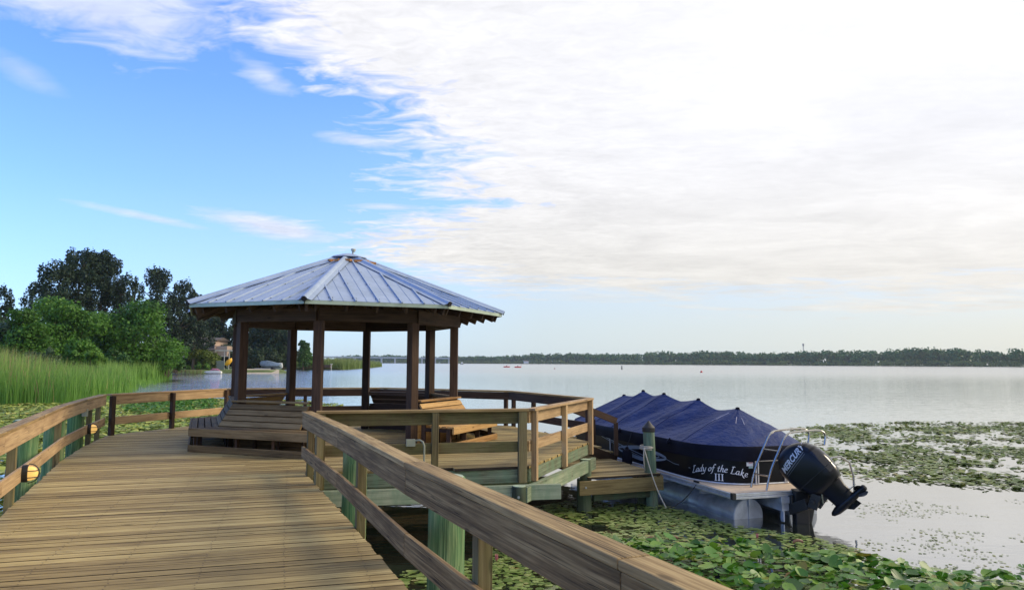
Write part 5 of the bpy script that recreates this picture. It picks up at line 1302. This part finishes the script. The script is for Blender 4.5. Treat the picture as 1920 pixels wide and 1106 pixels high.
tr_('dark oak leaning to the lake beside the second gazebo post',534,212,612,56,M['dark'],'broad',34,6500,.42,**dk_)
tr_('dark oak behind the left of the house',345,215,600,80,M['dark'],'broad',35,7000,.5,**dk_)
tr_('low dark oak behind the boat trailer',490,205,640,90,M['dark'],'bush',36,6000,.42,**dk_)
tr_('low dark oak behind the carport',440,212,640,80,M['dark'],'bush',37,6000,.42,**dk_)
tr_('small olive tree at the start of the reed point',571,245,634,30,M['broad2'],'broad',38,3500,.4)
tr_('low yellow green tree on the reed point',583,255,655,24,M['bright'],'bush',39,2000,.4)
tr_('yellow green vine covered bush in front of the house',375,180,650,84,M['vine'],'bush',40,9000,.30,name='bush')
tr_('dark shrub left of the vine covered bush',338,180,664,46,M['broad2'],'bush',41,3500,.3,name='bush')
for i,(px_,w_,tp) in enumerate(((322,12,677),(341,14,675),(357,9,680),(375,13,676),(392,12,678))):
    tr_(('%s bamboo tuft on the lawn before the vine bush' % ('first','second','third','fourth','fifth')[i]),px_,175,tp,w_,M['bright'],'bush',50+i,500,.2,name='shrub',group='bamboo tufts on the house lawn')

# ================================================================== HOUSE LOT
hx=lambda px_,d: (px_-960)/F*d
def hz(py_,px_,d): return EYE+(HY+ROLL*(px_-960)-py_)*d/F
M['tan']=flat('tan_stucco',(0.42,0.32,0.25),0.9,0,0.08); M['roofd']=flat('brown_shingles',(0.10,0.08,0.07),0.9,0,0.2); M['glass']=flat('dark_window',(0.02,0.025,0.03),0.1); M['whitep']=flat('white_paint',(0.62,0.63,0.60),0.6,0,0.05)
M['greyw']=flat('grey_green_wall',(0.20,0.24,0.22),0.9,0,0.1); M['yel']=flat('yellow_plastic',(0.78,0.42,0.02),0.4,0,0.05)
hs=thing('lake_house','tan two storey house half hidden by dark oaks','house',(hx(375,205),205,WZ+.5)); D=205
x0,x1=hx(345,D),hx(405,D); zt=hz(638,385,D)
m=MB(); m.prism([(x0,D),(x1,D),(x1,D+9),(x0,D+9)],WZ+.3,zt); m.build('wall',M['tan'],hs)
m=MB(); m.hexa([(x0-.6,D-.8,zt-.05),(x0-.6,D+4.5,zt+.9),(x0-.6,D+9.8,zt-.05),(x0-.6,D+4.5,zt-.1)],[(x1+.6,D-.8,zt-.05),(x1+.6,D+4.5,zt+.9),(x1+.6,D+9.8,zt-.05),(x1+.6,D+4.5,zt-.1)]); m.build('roof',M['roofd'],hs)
w=MB(); xa,xb=hx(394.5,D),hx(403,D); w.box(((xa+xb)/2,D-.06,hz(648,398,D)),(xb-xa,.1,1.5)); w=w.build('window',M['glass'],hs)
m=MB(); m.box(((x0+x1)/2+2.2,D-.08,hz(650,380,D)),(1.1,.1,1.2)); m.build('window',M['glass'],hs)
m=MB(); zb_=hz(656,400,D); m.box((hx(402,D),D-1.4,zb_),(3.6,2.6,.2)); 
for k in range(8): m.box((hx(402,D)-1.75+k*.5,D-2.65,zb_+.55),(.06,.06,.95))
m.box((hx(402,D),D-2.65,zb_+1.05),(3.6,.08,.08)); m.build('balcony',M['roofd'],hs)
m=MB(); m.box((hx(413,D),D+3,hz(652,413,D)-1),(4,5,3)); m.build('side_wing',M['tan'],hs)
D=184; cp=thing('carport','white beamed carport beside the house','carport',(hx(422,D),D,WZ+.5))
m=MB(); m.box(((hx(406,D)+hx(445,D))/2,D+1.5,hz(657.2,420,D)),(hx(445,D)-hx(406,D),4,.28)); m.build('roof',M['whitep'],cp)
for px_ in (408,424,433,444): m=MB(); m.beam((hx(px_,D),D-.3,WZ+.3),(hx(px_,D),D-.3,hz(658.5,px_,D)),.14,.14,(0,1,0)); m.build('post',M['whitep'],cp)
m=MB(); m.box(((hx(414,D)+hx(434,D))/2,D-.35,hz(668,424,D)),(2.9,.1,.14)); m.build('rail',M['whitep'],cp)
D=179; m=MB(); m.box(((hx(408.5,D)+hx(424,D))/2,D,(hz(676,416,D)+WZ+.3)/2),(hx(424,D)-hx(408.5,D),.3,hz(676,416,D)-WZ-.3)); tag(m.build('garden_wall',M['greyw']),'grey green garden wall at the end of the lawn','wall')
D=176; ky=thing('yellow_kayak','yellow kayak propped upright beside the garden wall','kayak',(hx(431,D),D,WZ+.6))
m=MB(); zb_=hz(686,430,D); m.tube([(hx(425,D),D,zb_),(hx(427,D),D,zb_+.3),(hx(431,D),D,zb_+.9),(hx(435,D),D,zb_+1.5),(hx(437,D),D,zb_+1.9)],[.12,.45,.6,.5,.1],12); m.build('hull',M['yel'],ky,smooth=True)
m=MB(); m.tube([(hx(425,D),D-.1,zb_-.1),(hx(429,D),D-.3,zb_+.15)],.22,8); m.build('wheel',M['blk'],ky)
D=166; js=thing('jet_ski','white and pink jet ski floating by the lawn edge','jet ski',(hx(403,D),D,WZ))
xa,xb=hx(387,D),hx(419,D); L=xb-xa
m=MB(); rows=[]
for t,w_,h0,h1 in ((0,.05,.30,.42),(.12,.35,.08,.55),(.35,.55,0,.62),(.6,.6,0,.68),(.85,.55,0,.62),(1,.45,.05,.5)):
    X=xa+L*t; rows.append([(X,D-w_,WZ+h0+.12),(X,D-w_*.5,WZ+h0),(X,D+w_*.5,WZ+h0),(X,D+w_,WZ+h0+.12),(X,D+w_*.8,WZ+h1),(X,D-w_*.8,WZ+h1)])
m.grid(rows,closed=True); m.poly(rows[0]); m.poly(rows[-1]); m.build('hull',M['whitep'],js)
m=MB(); m.tube([(xa+L*.35,D,WZ+.65),(xa+L*.5,D,WZ+.95),(xa+L*.75,D,WZ+.9),(xa+L*.9,D,WZ+.7)],[.12,.22,.2,.12],8); m.build('seat',flat('pink_hull',(0.45,0.16,0.24),.4),js)
m=MB(); m.tube([(xa+L*.42,D-.4,WZ+1.15),(xa+L*.42,D+.4,WZ+1.15)],.06,6); m.build('handlebar',M['blk'],js)
D=181; cb=thing('trailered_boat','small boat under a grey blue cover on a trailer beside the sand ramp','boat',(hx(510,D),D,WZ+.5))
xa,xb=hx(490,D),hx(532,D); L=xb-xa; z0=WZ+1.45
m=MB(); rows=[]
for t,w_,h0,h1 in ((0,.1,.7,1.15),(.08,.5,.35,1.45),(.3,.95,.1,1.6),(.55,1.05,0,1.3),(.8,1.0,0,.95),(.92,.95,.05,.75)):
    X=xa+L*t; rows.append([(X,D-w_,z0+h0+.25),(X,D-w_*.4,z0+h0-.2),(X,D+w_*.4,z0+h0-.2),(X,D+w_,z0+h0+.25),(X,D+w_*.5,z0+h1),(X,D-w_*.5,z0+h1)])
m.grid(rows,closed=True); m.poly(rows[0]); m.poly(rows[-1]); m.build('cover',flat('grey_blue_cover',(0.16,0.22,0.27),.8,0,.25,1.5),cb)
m=MB(); m.box((xb-.5,D,z0+.6),(.9,.5,.8)); m.box((xb-.1,D,z0+.2),(.4,.3,.9)); m.build('motor',M['whitep'],cb,bevel=.08)
m=MB(); m.beam((xa-1.2,D,z0-.4),(xb-.3,D,z0-.35),.9,.12); m.build('trailer_frame',M['galv'],cb)
for u in (-.9,.9): m=MB(); m.tube([(xa+L*.6,D+u-.1,z0-.4),(xa+L*.6,D+u+.1,z0-.4)],.36,14); m.build('wheel',M['blk'],cb)
# seawall, small docks
D=169; m=MB(); 
for k in range(9): m.box((hx(323,D)+k*.9,D,WZ+.25),(.12,.12,.9))
m.box((hx(323,D)+3.6,D,WZ+.62),(7.4,1.2,.08)); tag(m.build('small_dock',M['dock']),'low grey dock along the lawn left of the jet ski','dock')
D=247; sd=thing('private_dock','distant timber dock with a lamp post on the reed point','dock',(hx(595,D),D,WZ))
m=MB(); m.box(((hx(570,D)+hx(622,D))/2,D,WZ+.75),(hx(622,D)-hx(570,D),1.8,.15)); m.build('deck',M['gazebo'],sd)
for px_ in (570,578,590,602,612,621): m=MB(); m.beam((hx(px_,D),D-.9,WZ-.3),(hx(px_,D),D-.9,WZ+1.5),.2,.2,(0,1,0)); m.build('pile',M['gazebo'],sd)
m=MB(); m.box((hx(612,D),D+.2,WZ+1.3),(3.5,1.2,.9)); m.build('bench_box',M['roofd'],sd)
m=MB(); m.beam((hx(623.5,D),D,WZ-.3),(hx(623.5,D),D,hz(683,623,D)),.18,.18,(0,1,0)); m.box((hx(623.5,D),D,hz(682.4,623,D)),(.7,.4,.25)); m.build('lamp_post',M['whitep'],sd)

# ================================================================== FAR SHORE
farline=[(-420,1650),(-150,1570),(40,1480),(200,1275),(420,1065),(560,885),(700,690),(900,550),(1300,500)]
def along(t):
    seg=[math.dist(a,b_) for a,b_ in zip(farline[:-1],farline[1:])]; L=sum(seg)*t
    for (a,b_),s_ in zip(zip(farline[:-1],farline[1:]),seg):
        if L<=s_: return a[0]+(b_[0]-a[0])*L/s_, a[1]+(b_[1]-a[1])*L/s_, (b_[0]-a[0])/s_, (b_[1]-a[1])/s_
        L-=s_
    return farline[-1]+(1,0)
def forest(n,inl,hr,wr,leafn,leaf,seed,name,label,mat):
    r=np.random.default_rng(seed); rn=random.Random(seed); parts=[]
    for k in range(n):
        t=rn.random(); x,y,dx,dy=along(t); nx,ny=-dy,dx
        if ny<0: nx,ny=-nx,-ny
        o=rn.uniform(*inl); X,Y=x+nx*o,y+ny*o; dist=math.hypot(X,Y)
        low=0.78 if t<.22 else 1.0
        H=rn.uniform(*hr)*low*(1+0.07*math.sin(t*37)+0.05*math.sin(t*91+1)); R=rn.uniform(*wr); pf=[]
        for q in range(6): a=rn.uniform(0,2*PI); pf.append((X+math.cos(a)*R*.5,Y+math.sin(a)*R*.5,WZ+H*rn.uniform(.45,.86),R*.5,R*.5,H*.14))
        pf.append((X,Y,WZ+H*.4,R*.8,R*.8,H*.38)); parts.append(leafcloud(pf,leafn,leaf,r))
    ob=stuff(name,label,'woods',parts,mat,smooth=False); return ob
M['farw']=leafmat('far_wood_leaf',(0.016,0.068,0.016),(0.040,0.13,0.030),(0.085,0.20,0.048),trans=0.2,nscale=0.02)
M['fars']=leafmat('far_scrub_leaf',(0.06,0.11,0.025),(0.12,0.18,0.04),(0.20,0.24,0.06),trans=0.25,nscale=0.02)
forest(1500,(16,90),(17.5,24),(6,10),95,1.9,61,'far_woods','belt of dark woods along the far shore of the lake',M['farw'])
forest(900,(2,18),(3.5,9),(4,8),60,1.2,62,'far_scrub','pale scrub at the water line below the far woods',M['fars'])
# bridge
M['conc']=flat('pale_concrete',(0.34,0.38,0.40),0.8,0,0.1)
br=thing('highway_bridge','long low concrete highway bridge on the horizon behind the gazebo','bridge',(-270,1450,WZ))
m=MB(); m.beam((-470,1450,11.2),(-110,1450,8.6),10,1.6); m.build('deck',M['conc'],br)
m=MB(); m.beam((-470,1444.9,12.6),(-110,1444.9,10.0),.4,1.0); m.build('parapet',M['conc'],br)
for k in range(13):
    x=-450+k*27; m=MB(); m.box((x,1450,4.5),(2.2,7,12)); m.box((x,1450,9.5-k*.19),(3,9.4,1.2)); m.build('pier',M['conc'],br)
M['tower']=flat('tower_steel',(0.28,0.25,0.25),0.7)
tw_=thing('radio_tower','thin radio tower rising above the far woods','tower',(505,1250,WZ))
m=MB()
for a in range(3): m.tube([(505+1.0*math.cos(a*2.1),1250+math.sin(a*2.1),WZ),(505+.7*math.cos(a*2.1),1250+.7*math.sin(a*2.1),33)],.22,5)
for k in range(12): m.tube([(504.2,1250,3*k),(505.8,1250,3*k+2.5)],.12,4)
m.build('mast',M['tower'],tw_); m=MB(); m.tube([(505,1250,32),(505,1250,36)],[1.5,1.5],8); m.build('antenna_drum',M['tower'],tw_)
# craft and buoys
M['redp']=flat('red_paint',(0.55,0.05,0.04),0.5); M['skin']=flat('distant_clothing',(0.25,0.06,0.05),0.8)
def kayak(px_,py_,label,paddle):
    p=at(px_,py_,WZ); o=thing('red_kayak',label,'kayak',tuple(p),'red kayaks far out on the lake'); m=MB()
    m.tube([p+Vector((x,0,.2+abs(x)*.08)) for x in (-2.1,-1.4,0,1.4,2.1)],[.03,.32,.42,.32,.03],8); m.build('hull',M['redp'],o)
    m=MB(); m.tube([p+Vector((0,0,z)) for z in (.3,.6,.95,1.05,1.2,1.32)],[.26,.28,.2,.09,.14,.05],8); m.build('paddler',M['skin'],o)
    if paddle: m=MB(); m.tube([p+Vector((1.5,0,.1)),p+Vector((1.9,0,2.1))],.07,5); m.build('paddle',M['redp'],o)
kayak(950,688.5,'small red kayak left of the one with a raised paddle',False); kayak(971,689,'small red kayak with a raised paddle',True)
def buoy(px_,py_,r_,mat,label,post=False):
    p=at(px_,py_,WZ); o=thing('marker_buoy',label,'buoy',tuple(p),'marker buoys on the lake'); m=MB()
    if post: m.tube([p+Vector((0,0,z)) for z in (-.3,.5,.55,1.5,1.55)],[.32,.32,.2,.2,.08],10)
    else: m.tube([p+Vector((0,0,r_*(0.3+1.0*math.sin(t)))) for t in np.linspace(-PI/2,PI/2,9)],[max(.01,r_*math.cos(t)) for t in np.linspace(-PI/2,PI/2,9)],12)
    m.build('float',mat,o,smooth='auto'); m=MB(); m.tube([p+Vector((0,0,r_*1.25)),p+Vector((0,0,r_*1.7))],.04,5); m.build('ring',M['blk'],o)
buoy(1315,698,.38,M['redp'],'round orange red buoy above the boat cover'); buoy(1040,691.5,.3,M['skin'],'tiny dark red buoy right of the kayaks'); buoy(1166,692,.3,M['blk'],'dark upright marker post between the two round buoys',True)
def farboat(px_,d,label,w_,cab):
    x=hx(px_,d); o=thing('distant_boat',label,'boat',(x,d,WZ)); m=MB(); m.prism([(x-w_/2,d-1),(x+w_/2,d-1),(x+w_/2,d+1),(x-w_/2,d+1)],WZ+.1,WZ+.8); m.build('hull',M['blk'],o)
    m=MB(); m.box((x,d,WZ+.8+cab/2),(w_*.55,1.6,cab)); m.build('cabin',M['whitep'],o)
farboat(867,900,'small dark boat with a pale cabin just right of the gazebo posts',4.2,2.2)
D=1330; bh=thing('boathouse','white boathouse at the water line under the far woods','boathouse',(hx(987,D),D,WZ)); x=hx(987,D)
m=MB(); m.prism([(x-4.5,D),(x+4.5,D),(x+4.5,D+8),(x-4.5,D+8)],WZ+1,WZ+5); m.build('wall',M['whitep'],bh)
m=MB(); m.hexa([(x-5,D-.5,WZ+5),(x-5,D+4,WZ+6.6),(x-5,D+8.5,WZ+5),(x-5,D+4,WZ+4.9)],[(x+5,D-.5,WZ+5),(x+5,D+4,WZ+6.6),(x+5,D+8.5,WZ+5),(x+5,D+4,WZ+4.9)]); m.build('roof',M['roofd'],bh)
m=MB(); m.box((x,D-3,WZ+.6),(26,3,.5)); m.build('walkway',M['gazebo'],bh)

# ================================================================== HAZE
hb=MB(); hb.prism([(-3700,-300),(3700,-300),(3700,4700),(-3700,4700)],WZ-1.3,48.0)
hm=bpy.data.materials.new('haze_air'); hm.use_nodes=True; HN=NT(hm.node_tree); HN.n.remove(HN.n['Principled BSDF'])
pv=HN.add('ShaderNodeVolumePrincipled'); pv.inputs['Color'].default_value=(0.80,0.90,0.97,1); pv.inputs['Density'].default_value=0.00008; pv.inputs['Anisotropy'].default_value=0.2
HN.l.new(pv.outputs[0],HN.n['Material Output'].inputs['Volume'])
tag(hb.build('haze',hm),'thin pale morning haze over the lake','haze',kind='stuff')
